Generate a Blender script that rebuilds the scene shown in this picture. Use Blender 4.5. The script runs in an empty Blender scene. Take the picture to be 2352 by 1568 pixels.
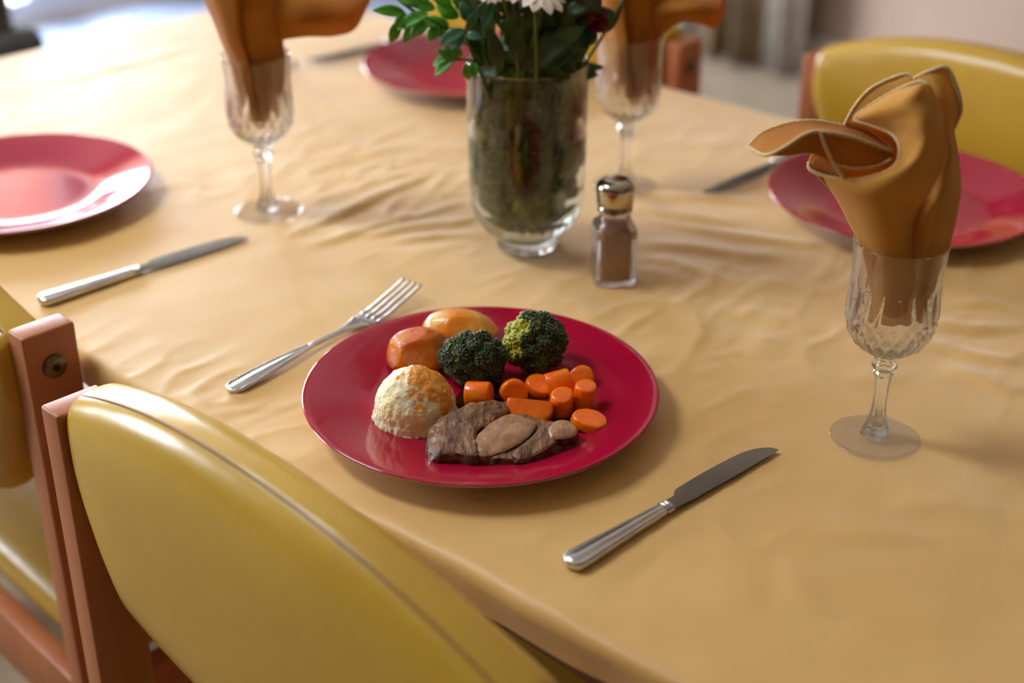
import bpy, bmesh, math, random
import numpy as np
from mathutils import Vector, Matrix, noise, Euler
random.seed(7)
C = bpy.context.scene.collection
scn = bpy.context.scene
PI = math.pi

# ------------------------------------------------------------------ camera
W_, H_ = 2352, 1568
FPX = 3388.4
PITCH, ROLL, CAMH = 0.491855, 0.00062065, 0.5692
T = 0.75                                    # height of the table surface above the floor
cp, sp, cr, sr = math.cos(PITCH), math.sin(PITCH), math.cos(ROLL), math.sin(ROLL)
FWD = Vector((0, cp, -sp)); UP0 = Vector((0, sp, cp)); RT0 = Vector((1, 0, 0))
RT = RT0*cr + UP0*sr; UP = -RT0*sr + UP0*cr
CAM = Vector((0, 0, T+CAMH))
cam_d = bpy.data.cameras.new('camera'); cam = bpy.data.objects.new('camera', cam_d); C.objects.link(cam)
cam_d.sensor_width = 36; cam_d.lens = FPX/W_*36; cam_d.clip_start = .05
m = Matrix((RT, UP, -FWD)).transposed().to_4x4(); m.translation = CAM; cam.matrix_world = m
cam_d.dof.use_dof = True; cam_d.dof.focus_distance = 1.06; cam_d.dof.aperture_fstop = 3.0
scn.camera = cam

# ------------------------------------------------------------------ light and exposure
scn.view_settings.view_transform = 'Standard'; scn.view_settings.look = 'None'
scn.view_settings.gamma = 1; scn.view_settings.use_curve_mapping = False
scn.view_settings.exposure = 0.0
SKY = 34.0
wd = bpy.data.worlds.new('sky'); scn.world = wd; wd.use_nodes = True
bg = wd.node_tree.nodes['Background']; bg.inputs[0].default_value = (0.79, 0.89, 1.0, 1); bg.inputs[1].default_value = SKY
scn.cycles.max_bounces = 12; scn.cycles.transmission_bounces = 10; scn.cycles.transparent_max_bounces = 16
scn.cycles.sample_clamp_indirect = 6.0

# table directions: U runs from the near long edge to the far one, V along the table towards the window
A44 = math.radians(44)
U = Vector((math.cos(A44), math.sin(A44), 0)); V = Vector((-math.sin(A44), math.cos(A44), 0))
def P(u, v, z=0): return U*u + V*v + Vector((0, 0, T+z))
def ray(x, y): return FWD + RT*((x-W_/2)/FPX) - UP*((y-H_/2)/FPX)
def px(x, y, z=0):                           # the point at height z above the table seen at a measured spot
    d = ray(x, y); t = (T+z-CAM.z)/d.z; return CAM + d*t
def upright(g, depth, x, y):                 # the point on an upright plane through g
    d0 = Vector((g[0], g[1], 0)); L = d0.length; d0 /= L
    d = ray(x, y); t = (L+depth)/d.dot(d0); return CAM + d*t

def room_light(name, u0, u1, z0, z1, v):     # daylight portal in a window opening
    l = bpy.data.lights.new(name, 'AREA'); l.shape = 'RECTANGLE'; l.size = u1-u0; l.size_y = z1-z0
    l.cycles.is_portal = True
    o = bpy.data.objects.new(name, l); C.objects.link(o)
    # local -Z faces into the room (-V)
    M = Matrix((U, Vector((0, 0, 1)), V)).transposed()
    if M.determinant() < 0: M = Matrix((-U, Vector((0, 0, 1)), V)).transposed()
    M = M.to_4x4(); M.translation = P((u0+u1)/2, v, (z0+z1)/2 - T); o.matrix_world = M
WV = 4.3                                     # window wall
WINS = [(0.55, 2.47, 0.02, 2.35), (-1.9, -0.7, 0.95, 2.1)]  # glazed door, then an unseen window added to increase the light
ROOF = (-0.35, 0.15, 1.5, 2.6)               # unseen rooflight, added for the highlight on the chair back: u0, u1, v0, v1
for i, (a, b, z0, z1) in enumerate(WINS): room_light('window_daylight', a, b, z0, z1, WV+.06)

l = bpy.data.lights.new('added_rooflight_daylight', 'AREA'); l.shape = 'RECTANGLE'; l.size = ROOF[1]-ROOF[0]; l.size_y = ROOF[3]-ROOF[2]; l.cycles.is_portal = True
o = bpy.data.objects.new('added_rooflight_daylight', l); C.objects.link(o); o.location = P((ROOF[0]+ROOF[1])/2, (ROOF[2]+ROOF[3])/2, 2.56-T); o.rotation_euler = (0, 0, A44)

# ------------------------------------------------------------------ materials
def srgb(r, g, b):
    f = lambda c: (c/255/12.92) if c/255 <= .04045 else ((c/255+.055)/1.055)**2.4
    return (f(r), f(g), f(b), 1)
def mat(name, col, rough=.5, col2=None, scale=20, bump=0, bscale=60, detail=4, metallic=0, trans=0, ior=1.45, spec=.5, coat=0, coat_r=.1,
        sheen=0, sheen_r=.4, sss=0, contrast=(.35, .65), stretch=(1, 1, 1), rvar=0, sheen_t=(1, 1, 1, 1), bdist=.001, aniso=0):
    m = bpy.data.materials.new(name); m.use_nodes = True; nt = m.node_tree; b = nt.nodes['Principled BSDF']
    b.inputs['Base Color'].default_value = col; b.inputs['Roughness'].default_value = rough
    b.inputs['Metallic'].default_value = metallic; b.inputs['Transmission Weight'].default_value = trans
    b.inputs['IOR'].default_value = ior; b.inputs['Specular IOR Level'].default_value = spec
    b.inputs['Coat Weight'].default_value = coat; b.inputs['Coat Roughness'].default_value = coat_r
    b.inputs['Sheen Weight'].default_value = sheen; b.inputs['Sheen Roughness'].default_value = sheen_r; b.inputs['Sheen Tint'].default_value = sheen_t
    if sss: b.inputs['Subsurface Weight'].default_value = sss; b.inputs['Subsurface Scale'].default_value = .004; b.inputs['Subsurface Radius'].default_value = (1, .5, .25)
    if aniso: b.inputs['Anisotropic'].default_value = aniso
    tc = nt.nodes.new('ShaderNodeTexCoord'); mp = nt.nodes.new('ShaderNodeMapping'); mp.inputs['Scale'].default_value = stretch
    nt.links.new(tc.outputs['Object'], mp.inputs['Vector'])
    if col2:
        n = nt.nodes.new('ShaderNodeTexNoise'); n.inputs['Scale'].default_value = scale; n.inputs['Detail'].default_value = detail
        nt.links.new(mp.outputs[0], n.inputs['Vector'])
        r = nt.nodes.new('ShaderNodeValToRGB'); r.color_ramp.elements[0].position = contrast[0]; r.color_ramp.elements[1].position = contrast[1]
        r.color_ramp.elements[0].color = col; r.color_ramp.elements[1].color = col2
        nt.links.new(n.outputs['Fac'], r.inputs[0]); nt.links.new(r.outputs[0], b.inputs['Base Color'])
    if bump:
        n2 = nt.nodes.new('ShaderNodeTexNoise'); n2.inputs['Scale'].default_value = bscale; n2.inputs['Detail'].default_value = detail
        nt.links.new(mp.outputs[0], n2.inputs['Vector'])
        bp = nt.nodes.new('ShaderNodeBump'); bp.inputs['Strength'].default_value = bump; bp.inputs['Distance'].default_value = bdist
        nt.links.new(n2.outputs['Fac'], bp.inputs['Height']); nt.links.new(bp.outputs[0], b.inputs['Normal'])
    return m
def cloth_mat(name, col, col2, translucent, tcol, sheen=.3, bump=.3, bscale=900, rough=.8, spec=.2):
    m = mat(name, col, rough, col2, 30, bump, bscale, 2, spec=spec, sheen=sheen, bdist=.0004)
    nt = m.node_tree; b = nt.nodes['Principled BSDF']; out = nt.nodes['Material Output']
    t = nt.nodes.new('ShaderNodeBsdfTranslucent'); t.inputs[0].default_value = tcol
    mx = nt.nodes.new('ShaderNodeMixShader'); mx.inputs[0].default_value = translucent
    nt.links.new(b.outputs[0], mx.inputs[1]); nt.links.new(t.outputs[0], mx.inputs[2]); nt.links.new(mx.outputs[0], out.inputs[0])
    return m
def pane_mat(name):
    m = bpy.data.materials.new(name); m.use_nodes = True; nt = m.node_tree; nt.nodes.remove(nt.nodes['Principled BSDF'])
    out = nt.nodes['Material Output']; t = nt.nodes.new('ShaderNodeBsdfTransparent'); g = nt.nodes.new('ShaderNodeBsdfGlossy'); g.inputs['Roughness'].default_value = .02
    lw = nt.nodes.new('ShaderNodeLayerWeight'); lw.inputs[0].default_value = .5; pw = nt.nodes.new('ShaderNodeMath'); pw.operation = 'POWER'; pw.inputs[1].default_value = 3.5
    nt.links.new(lw.outputs['Facing'], pw.inputs[0]); f = nt.nodes.new('ShaderNodeMath'); f.operation = 'MULTIPLY_ADD'; f.inputs[1].default_value = .6; f.inputs[2].default_value = .035; nt.links.new(pw.outputs[0], f.inputs[0]); mx = nt.nodes.new('ShaderNodeMixShader')
    nt.links.new(f.outputs[0], mx.inputs[0]); nt.links.new(t.outputs[0], mx.inputs[1]); nt.links.new(g.outputs[0], mx.inputs[2]); nt.links.new(mx.outputs[0], out.inputs[0])
    return m

M = {}
M['cloth'] = mat('tablecloth_satin', srgb(224, 172, 94), .48, srgb(230, 182, 106), 6, .35, 700, 3, spec=.6, sheen=.6, sheen_r=.4, bdist=.0003, sheen_t=(.9, .95, 1, 1))
M['plate'] = mat('red_glaze', srgb(158, 10, 42), .1, srgb(166, 14, 46), 8, spec=.6, ior=1.5)
M['plate_under'] = mat('bare_glaze', srgb(205, 180, 140), .35, srgb(190, 160, 120), 30)
M['steel'] = mat('brushed_steel', srgb(222, 220, 218), .24, srgb(204, 202, 200), 60, metallic=1, bump=.08, bscale=200)
M['blade'] = mat('dim_blade_steel', srgb(150, 140, 128), .3, srgb(120, 112, 102), 40, metallic=1, bump=.05, bscale=90, stretch=(.3, 1, 1))  # dim room reflection put into the grey-brown steel colour
def glass_mat(name, k, ior=1.5, col=(1, 1, 1, 1), haze=0):
    m = bpy.data.materials.new(name); m.use_nodes = True; nt = m.node_tree; nt.nodes.remove(nt.nodes['Principled BSDF']); out = nt.nodes['Material Output']
    g_ = nt.nodes.new('ShaderNodeBsdfGlass'); g_.inputs['IOR'].default_value = ior; g_.inputs['Color'].default_value = col; g_.inputs['Roughness'].default_value = 0
    t = nt.nodes.new('ShaderNodeBsdfTransparent'); t.inputs[0].default_value = col; mx = nt.nodes.new('ShaderNodeMixShader'); mx.inputs[0].default_value = k
    nt.links.new(g_.outputs[0], mx.inputs[1]); nt.links.new(t.outputs[0], mx.inputs[2]); last = mx
    if haze:
        d = nt.nodes.new('ShaderNodeBsdfDiffuse'); d.inputs[0].default_value = (.9, .88, .86, 1); m2 = nt.nodes.new('ShaderNodeMixShader'); m2.inputs[0].default_value = haze
        nt.links.new(mx.outputs[0], m2.inputs[1]); nt.links.new(d.outputs[0], m2.inputs[2]); last = m2
    nt.links.new(last.outputs[0], out.inputs[0]); return m
M['glass'] = glass_mat('crystal_glass', .14, haze=.02)
M['foot_glass'] = glass_mat('goblet_foot_glass', .6, haze=.025)
M['clear_glass'] = glass_mat('vase_glass', .12)
M['water'] = glass_mat('vase_water', .12, 1.33, (.98, .99, .94, 1))
M['pane'] = pane_mat('window_glass')
M['napkin'] = cloth_mat('napkin_cotton', srgb(214, 160, 76), srgb(206, 150, 66), .28, srgb(246, 176, 76), .15)
M['napkin_dark'] = cloth_mat('napkin_cotton_shaded', srgb(188, 126, 48), srgb(176, 112, 40), .25, srgb(240, 124, 14), .1)  # same cotton, with shade and orange glow put into the colour
M['hem'] = mat('overlock_thread', srgb(240, 214, 158), .8, srgb(214, 168, 100), 900, .6, 1500, sheen=.3)
M['vinyl'] = mat('yellow_vinyl', srgb(202, 158, 48), .27, srgb(196, 152, 44), 8, .16, 60, 3, spec=.75, bdist=.0015)
M['seam'] = mat('vinyl_seam', srgb(160, 112, 50), .5)
M['wood'] = mat('stained_beech', srgb(188, 116, 74), .36, srgb(170, 98, 58), 14, .1, 90, 5, stretch=(1, 1, .12), spec=.45)
M['bolt'] = mat('bolt_zinc', srgb(120, 105, 80), .35, metallic=1)
M['salt_lid'] = mat('shaker_lid_chrome', srgb(190, 178, 160), .16, metallic=1)
M['pepper'] = mat('ground_pepper', srgb(190, 140, 100), .9, srgb(172, 122, 84), 400, .5, 900)
M['potato'] = mat('roast_potato_skin', srgb(200, 88, 6), .24, srgb(226, 132, 28), 50, .9, 260, 5, bdist=.0015, spec=.35, coat=.5, coat_r=.08, contrast=(.35, .62), sss=.1)
M['potato_pale'] = mat('roast_potato_golden', srgb(240, 140, 10), .28, srgb(246, 190, 96), 50, .7, 240, 4, bdist=.0012, coat=.5, coat_r=.12, contrast=(.42, .6), sss=.12)
M['mash'] = mat('mashed_potato', srgb(255, 242, 204), .5, srgb(255, 228, 164), 90, .9, 420, 6, bdist=.0015, coat=.2, sss=.3)
def mash_mat():
    m = bpy.data.materials['mashed_potato']; nt = m.node_tree; b = nt.nodes['Principled BSDF']; tc = nt.nodes['Texture Coordinate']
    n = nt.nodes.new('ShaderNodeTexNoise'); n.inputs['Scale'].default_value = 75; n.inputs['Detail'].default_value = 4; nt.links.new(tc.outputs['Object'], n.inputs['Vector'])
    dp = nt.nodes.new('ShaderNodeVectorMath'); dp.operation = 'DOT_PRODUCT'; dp.inputs[1].default_value = (14, -4, 22); nt.links.new(tc.outputs['Object'], dp.inputs[0])
    ad = nt.nodes.new('ShaderNodeMath'); ad.operation = 'ADD'; nt.links.new(n.outputs['Fac'], ad.inputs[0]); nt.links.new(dp.outputs['Value'], ad.inputs[1])
    r = nt.nodes.new('ShaderNodeValToRGB'); r.color_ramp.elements[0].position = .93; r.color_ramp.elements[1].position = 1.0
    md = nt.nodes.new('ShaderNodeMath'); md.operation = 'MULTIPLY'; md.inputs[1].default_value = .78; nt.links.new(ad.outputs[0], md.inputs[0]); nt.links.new(md.outputs[0], r.inputs[0])
    src = b.inputs['Base Color'].links[0].from_socket
    mx = nt.nodes.new('ShaderNodeMixRGB'); mx.inputs[2].default_value = srgb(240, 152, 30); nt.links.new(r.outputs[0], mx.inputs[0]); nt.links.new(src, mx.inputs[1]); nt.links.new(mx.outputs[0], b.inputs['Base Color'])
    nt.links.new(r.outputs[0], b.inputs['Coat Weight']); b.inputs['Coat Roughness'].default_value = .06
mash_mat()
M['glaze'] = mat('thin_gravy_glaze', srgb(226, 150, 50), .16, srgb(240, 180, 80), 160, .6, 300, 3, coat=.7, coat_r=.06, sss=.2)
M['broccoli'] = mat('broccoli_buds', srgb(30, 48, 14), .32, srgb(82, 92, 18), 110, 0, spec=.6, contrast=(.42, .66), coat=.3)
M['broccoli_pale'] = mat('broccoli_yellow_buds', srgb(168, 170, 34), .35, srgb(206, 196, 60), 180, 0, coat=.3)
M['stalk'] = mat('broccoli_stalk', srgb(140, 150, 60), .4, srgb(110, 128, 44), 60, .3, 200)
M['carrot'] = mat('boiled_carrot', srgb(250, 104, 0), .2, srgb(255, 126, 6), 60, .5, 260, 3, spec=.35, coat=.45, coat_r=.06, sss=.05)
M['meat'] = mat('roast_meat', srgb(92, 56, 32), .42, srgb(152, 104, 64), 110, 1.0, 320, 6, bdist=.002, coat=.22, coat_r=.2, stretch=(1, .35, 1))
M['meat_pale'] = mat('roast_meat_pale', srgb(184, 140, 104), .42, srgb(156, 104, 68), 60, .6, 360, 6, bdist=.0015, coat=.2, coat_r=.2)
M['crust'] = mat('browned_meat_edge', srgb(40, 20, 16), .22, srgb(104, 62, 32), 90, 1.0, 260, 5, bdist=.003, coat=.6, coat_r=.1)
M['gravy'] = mat('brown_gravy', srgb(58, 22, 14), .06, srgb(48, 18, 12), 20, .2, 80, 2, coat=1, coat_r=.03)
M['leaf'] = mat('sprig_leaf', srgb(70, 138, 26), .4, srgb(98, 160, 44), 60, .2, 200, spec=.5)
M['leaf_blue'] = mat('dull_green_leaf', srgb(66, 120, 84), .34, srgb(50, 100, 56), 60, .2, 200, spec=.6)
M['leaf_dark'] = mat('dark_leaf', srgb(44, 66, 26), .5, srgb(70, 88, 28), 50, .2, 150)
M['leaf_soak'] = mat('soaked_leaf', srgb(132, 156, 20), .5, srgb(66, 100, 12), 60)
M['stem'] = mat('green_stem', srgb(84, 100, 40), .5, srgb(60, 78, 28), 50)
M['stem_olive'] = mat('olive_stem', srgb(112, 116, 34), .5, srgb(80, 90, 24), 40)
M['petal'] = mat('daisy_petal', srgb(240, 222, 200), .6, srgb(226, 200, 176), 80)
M['daisy_eye'] = mat('daisy_eye', srgb(200, 160, 40), .7)
M['red_petal'] = mat('carnation_petal', srgb(120, 12, 36), .6, srgb(92, 6, 26), 120, .4, 300)
M['floor'] = mat('beige_carpet', srgb(150, 128, 98), .85, srgb(132, 110, 82), 9, .4, 400, 3, sheen=.2)
M['wall'] = mat('painted_wall', srgb(226, 214, 198), .7, srgb(220, 206, 190), 4, .1, 120)
M['wall_dim'] = mat('dark_mushroom_wall', srgb(96, 78, 64), .75, srgb(88, 70, 58), 3, .1, 120)
M['wall_brown'] = mat('mushroom_painted_wall', srgb(176, 150, 132), .7, srgb(168, 142, 124), 3, .1, 120)
M['ceiling'] = mat('ceiling_paint', srgb(238, 234, 226), .8, srgb(232, 228, 220), 3)
M['upvc'] = mat('white_frame', srgb(226, 222, 230), .35)
M['curtain'] = mat('pale_curtain', srgb(206, 198, 190), .8, srgb(190, 182, 172), 20, .2, 300)
M['curtain_brown'] = mat('brown_curtain', srgb(150, 128, 100), .8, srgb(124, 104, 78), 12, .2, 300)
M['skirting'] = mat('skirting_paint', srgb(220, 214, 206), .5)
M['armchair'] = mat('charcoal_upholstery', srgb(84, 82, 84), .8, srgb(70, 68, 66), 40, .3, 300, sheen=.2)
M['table_wood'] = mat('table_wood', srgb(150, 96, 60), .45, srgb(130, 80, 48), 10, stretch=(1, .1, 1))

# ------------------------------------------------------------------ mesh helpers
class MB:
    def __init__(s): s.v = []; s.f = []
    def add(s, vs, fs):
        o = len(s.v); s.v += [tuple(p) for p in vs]; s.f += [tuple(i+o for i in f) for f in fs]; return s
    def box(s, a, b, bev=0, seg=2):
        bm = bmesh.new(); bmesh.ops.create_cube(bm, size=1)
        c = [(a[i]+b[i])/2 for i in range(3)]; d = [abs(b[i]-a[i]) for i in range(3)]
        for v in bm.verts: v.co = Vector((c[0]+v.co.x*d[0], c[1]+v.co.y*d[1], c[2]+v.co.z*d[2]))
        if bev: bmesh.ops.bevel(bm, geom=bm.edges[:], offset=bev, segments=seg, affect='EDGES', profile=.5)
        return s.bm(bm)
    def bm(s, bm, mtx=None):
        bm.verts.index_update(); vs = [(mtx @ v.co if mtx else v.co) for v in bm.verts]; s.add(vs, [[v.index for v in f.verts] for f in bm.faces]); bm.free(); return s
    def lathe(s, prof, n=64, rfun=None, c=(0, 0)):
        vs = []; fs = []
        for i, (r, z) in enumerate(prof):
            for k in range(n):
                a = 2*PI*k/n; rr = rfun(r, z, a, i) if rfun else r
                vs.append((c[0]+rr*math.cos(a), c[1]+rr*math.sin(a), z))
        for i in range(len(prof)-1):
            for k in range(n):
                k2 = (k+1) % n; fs.append((i*n+k, i*n+k2, (i+1)*n+k2, (i+1)*n+k))
        if prof[0][0] < 1e-3: pass
        fs.append(tuple(reversed(range(n)))); fs.append(tuple((len(prof)-1)*n+k for k in range(n)))
        return s.add(vs, fs)
    def grid(s, rows, closed=False):
        n = len(rows[0]); vs = [p for r in rows for p in r]; fs = []
        for i in range(len(rows)-1):
            for j in range(n if closed else n-1):
                j2 = (j+1) % n; fs.append((i*n+j, i*n+j2, (i+1)*n+j2, (i+1)*n+j))
        return s.add(vs, fs)
    def tube(s, pts, r, n=8, cap=True):
        pts = [Vector(p) for p in pts]; rows = []; up = Vector((0, 0, 1)); prev = None
        for i, p in enumerate(pts):
            t = (pts[min(i+1, len(pts)-1)]-pts[max(i-1, 0)]).normalized()
            if prev is None:
                a = t.cross(up)
                if a.length < .1: a = t.cross(Vector((1, 0, 0)))
                a.normalize()
            else: a = (prev - t*prev.dot(t)).normalized()
            prev = a; b = t.cross(a); rr = r[i] if isinstance(r, (list, tuple)) else r
            rows.append([p + (a*math.cos(2*PI*k/n)+b*math.sin(2*PI*k/n))*rr for k in range(n)])
        o = len(s.v); s.grid(rows, True)
        if cap: s.f.append(tuple(o+k for k in reversed(range(n)))); s.f.append(tuple(o+(len(pts)-1)*n+k for k in range(n)))
        return s
    def ico(s, c, r, sub=2, fn=None, mtx=None):
        bm = bmesh.new(); bmesh.ops.create_icosphere(bm, subdivisions=sub, radius=1)
        for v in bm.verts:
            p = v.co.copy(); q = Vector((p.x*r[0], p.y*r[1], p.z*r[2])) if isinstance(r, (tuple, list)) else p*r
            if fn: q = fn(p, q)
            if mtx: q = mtx @ q
            v.co = q + Vector(c)
        return s.bm(bm)
    def build(s, name, material, parent=None, smooth=True, solid=0, sub=0, angle=None):
        me = bpy.data.meshes.new(name); me.from_pydata(s.v, [], s.f); me.validate(); me.update()
        bm = bmesh.new(); bm.from_mesh(me); bmesh.ops.recalc_face_normals(bm, faces=bm.faces[:]); bm.to_mesh(me); bm.free()
        me.materials.append(material)
        for p in me.polygons: p.use_smooth = smooth
        if smooth and angle:
            try: me.set_sharp_from_angle(angle=math.radians(angle))
            except Exception: pass
        o = bpy.data.objects.new(name, me); C.objects.link(o)
        if parent: o.parent = parent
        if solid: md = o.modifiers.new('thickness', 'SOLIDIFY'); md.thickness = solid; md.offset = 0
        if sub: md = o.modifiers.new('smooth', 'SUBSURF'); md.levels = sub; md.render_levels = sub
        return o
def tag(o, label=None, cat=None, group=None, kind=None):
    if label: o['label'] = label
    if cat: o['category'] = cat
    if group: o['group'] = group
    if kind: o['kind'] = kind
    return o
def empty(name, loc, label=None, cat=None, group=None, rz=0):
    o = bpy.data.objects.new(name, None); C.objects.link(o); o.empty_display_size = .02
    o.location = loc; o.rotation_euler = (0, 0, rz); return tag(o, label, cat, group)
def copy_tree(o, parent=None):
    c = o.copy(); C.objects.link(c); c.parent = parent
    for ch in list(o.children): copy_tree(ch, c)
    return c
def spline(pts, n):                              # Catmull-Rom through points
    pts = [Vector(p) for p in pts]
    if len(pts) == 2: return [pts[0].lerp(pts[1], i/(n-1)) for i in range(n)]
    q = [pts[0]*2-pts[1]] + pts + [pts[-1]*2-pts[-2]]; out = []
    for i in range(n):
        t = i/(n-1)*(len(pts)-1); k = min(int(t), len(pts)-2); t -= k; a, b, c, d = q[k:k+4]
        out.append(.5*((2*b) + (c-a)*t + (2*a-5*b+4*c-d)*t*t + (3*b-a-3*c+d)*t**3))
    return out
def loop_spline(pts, n):
    pts = [Vector(p) for p in pts]; N = len(pts); out = []
    for i in range(n):
        t = i/n*N; k = int(t) % N; t -= int(t); a, b, c, d = (pts[(k-1) % N], pts[k], pts[(k+1) % N], pts[(k+2) % N])
        out.append(.5*((2*b) + (c-a)*t + (2*a-5*b+4*c-d)*t*t + (3*b-a-3*c+d)*t**3))
    return out
def sheet(ctrl, nu=24, nv=24):                   # ctrl: rows of points -> smooth fine grid
    rows = [spline(r, nv) for r in ctrl]; cols = [spline([rows[i][j] for i in range(len(rows))], nu) for j in range(nv)]
    return [[cols[j][i] for j in range(nv)] for i in range(nu)]
def uvbox(mb, u0, u1, v0, v1, z0, z1, bev=0):    # box in table directions, z above the floor
    t = MB().box((u0, v0, z0), (u1, v1, z1), bev)
    return mb.add([U*p[0]+V*p[1]+Vector((0, 0, p[2])) for p in t.v], t.f)

# ------------------------------------------------------------------ the room
UA, UB, VA, VB, HC = -2.6, 3.5, -2.8, WV, 2.5
def struct(name, mb, m, parent=None): 
    o = mb.build(name, m, parent, smooth=False)
    if not parent: o['kind'] = 'structure'
    return o
struct('floor', uvbox(MB(), UA, UB, VA, VB+.3, -.1, 0), M['floor'])
cb = MB()
uvbox(cb, UA, ROOF[0], VA, VB, HC, HC+.1); uvbox(cb, ROOF[1], UB, VA, VB, HC, HC+.1); uvbox(cb, ROOF[0], ROOF[1], VA, ROOF[2], HC, HC+.1); uvbox(cb, ROOF[0], ROOF[1], ROOF[3], VB, HC, HC+.1)
struct('trim_1', uvbox(MB(), -.6, 3.1, 3.35, VB, 0, .006), mat('window_lit_floor_strip', srgb(160, 172, 194), .3, srgb(150, 162, 186), 3, spec=.6))  # pale floor strip; blue window light is put into its colour
struct('ceiling', cb, M['ceiling'])
fr = MB(); (a, b, c_, d_) = ROOF
for q in ((a, a+.03, c_, d_), (b-.03, b, c_, d_), (a, b, c_, c_+.03), (a, b, d_-.03, d_)): uvbox(fr, *q, HC+.02, HC+.08)
f = struct('window_3', fr, M['upvc']); pn = MB(); uvbox(pn, a+.02, b-.02, c_+.02, d_-.02, HC+.05, HC+.054); pn.build('glass_pane', M['pane'], f, smooth=False)  # frame and pane of the added rooflight
struct('wall_right', uvbox(MB(), UB, UB+.12, VA, VB, 0, HC), M['wall_brown'])
struct('wall_left', uvbox(MB(), UA-.12, UA, VA, VB, 0, HC), M['wall_dim'])
struct('wall_near', uvbox(MB(), UA, UB, VA-.12, VA, 0, HC), M['wall_dim'])
wb = MB(); us = [UA, WINS[1][0], WINS[1][1], WINS[0][0], WINS[0][1], UB]
for a, b in ((us[0], us[1]), (us[2], us[3]), (us[4], us[5])): uvbox(wb, a, b, VB, VB+.12, 0, HC)
for a, b, z0, z1 in WINS:
    uvbox(wb, a, b, VB, VB+.12, z1, HC); uvbox(wb, a, b, VB, VB+.12, 0, z0)
struct('wall_window', wb, M['wall'])
struct('baseboard_right', uvbox(MB(), UB-.015, UB, VA, VB, 0, .09), M['skirting'])
for wi, (a, b, z0, z1) in enumerate(WINS):
    fr = MB()
    w = .07
    edges = [a, b] if wi else [a, b]
    uvbox(fr, a, b, VB+.02, VB+.09, z1-w, z1); uvbox(fr, a, b, VB+.02, VB+.09, z0, z0+w)
    uvbox(fr, a, a+w, VB+.02, VB+.09, z0+w, z1-w); uvbox(fr, b-.03 if not wi else b-w, b, VB+.02, VB+.09, z0+w, z1-w)
    if wi == 0:
        uvbox(fr, 2.07, 2.27, VB+.01, VB+.10, z0+w, z1-w); uvbox(fr, 1.36, 1.44, VB+.02, VB+.09, z0+w, z1-w)
    else:
        mu = (a+b)/2; uvbox(fr, mu-.04, mu+.04, VB+.02, VB+.09, z0+w, z1-w)  # centre bar of the added, unseen window
    f = struct('window_%d' % (wi+1), fr, M['upvc'])
    pn = MB(); uvbox(pn, a+.03, b-.03, VB+.050, VB+.054, z0+.03, z1-.03); pn.build('glass_pane', M['pane'], f, smooth=False)
# unseen half-lowered cream blind, added to colour the left plate's reflection
bl = MB(); rows = [[U*(.60+(2.04-.60)*i/20)+V*(VB-.03+.004*math.sin(i*1.3))+Vector((0, 0, z)) for i in range(21)] for z in (1.78, 2.0, 2.2, 2.38)]
bl.grid(rows); blo = bl.build('added_blind', cloth_mat('blind_fabric', srgb(236, 214, 200), srgb(230, 206, 190), .55, srgb(240, 205, 190), 0), solid=.001)
tag(blo, 'unseen cream roller blind added over the glazed door for its reflection', 'blind')
# outside: ground seen through the glazed door
struct('ground', uvbox(MB(), -8, 10, VB+.3, VB+12, -.14, -.04), mat('patio_slabs', srgb(200, 200, 198), .8, srgb(180, 180, 176), 3))

def curtain(v0, v1, u, z0, z1, folds, amp, m, label, cat, group=None):
    mb = MB(); n = 120; rows = []
    for z in (z0, z0+.3, z0+1, z1):
        rows.append([U*(u+amp*math.sin(2*PI*folds*i/n)+amp*.35*math.sin(2*PI*folds*2.3*i/n+1)) + V*(v0+(v1-v0)*i/n) + Vector((0, 0, z)) for i in range(n+1)])
    mb.grid(rows); o = mb.build('curtain', m, solid=.004); tag(o, label, cat, group); return o
curtain(2.66, 3.30, 3.40, .01, 2.3, 4, .03, M['curtain'], 'wide pale grey curtain hanging to the carpet behind the napkins', 'curtain')
curtain(2.46, 2.66, 3.36, .01, 2.3, 2, .035, M['curtain_brown'], 'dark brown curtain hanging between the two pale curtains', 'curtain')
curtain(2.34, 2.455, 3.38, .01, 2.3, 1.5, .03, M['curtain'], 'narrow pale curtain next to the brown wall', 'curtain')

# dark armchair beyond the left end of the table
ac = empty('armchair', P(.48, 2.29, -T), 'charcoal upholstered armchair by the window behind the table', 'armchair', rz=A44)
MB().box((-.06, .12, .12), (.50, .60, .42), .04, 4).build('seat', M['armchair'], ac)
MB().box((.46, .02, .12), (.615, .70, .95), .05, 5).build('backrest', M['armchair'], ac)
MB().box((-.02, 0, .1), (.650, .11, .615), .03, 5).build('armrest', M['armchair'], ac)
MB().box((-.02, .61, .1), (.650, .72, .615), .03, 5).build('armrest', M['armchair'], ac)
for x in (.04, .58):
    for y in (.06, .68): MB().lathe([(.015, 0), (.022, .12)], 16, c=(x, y)).build('leg', M['table_wood'], ac)

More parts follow.
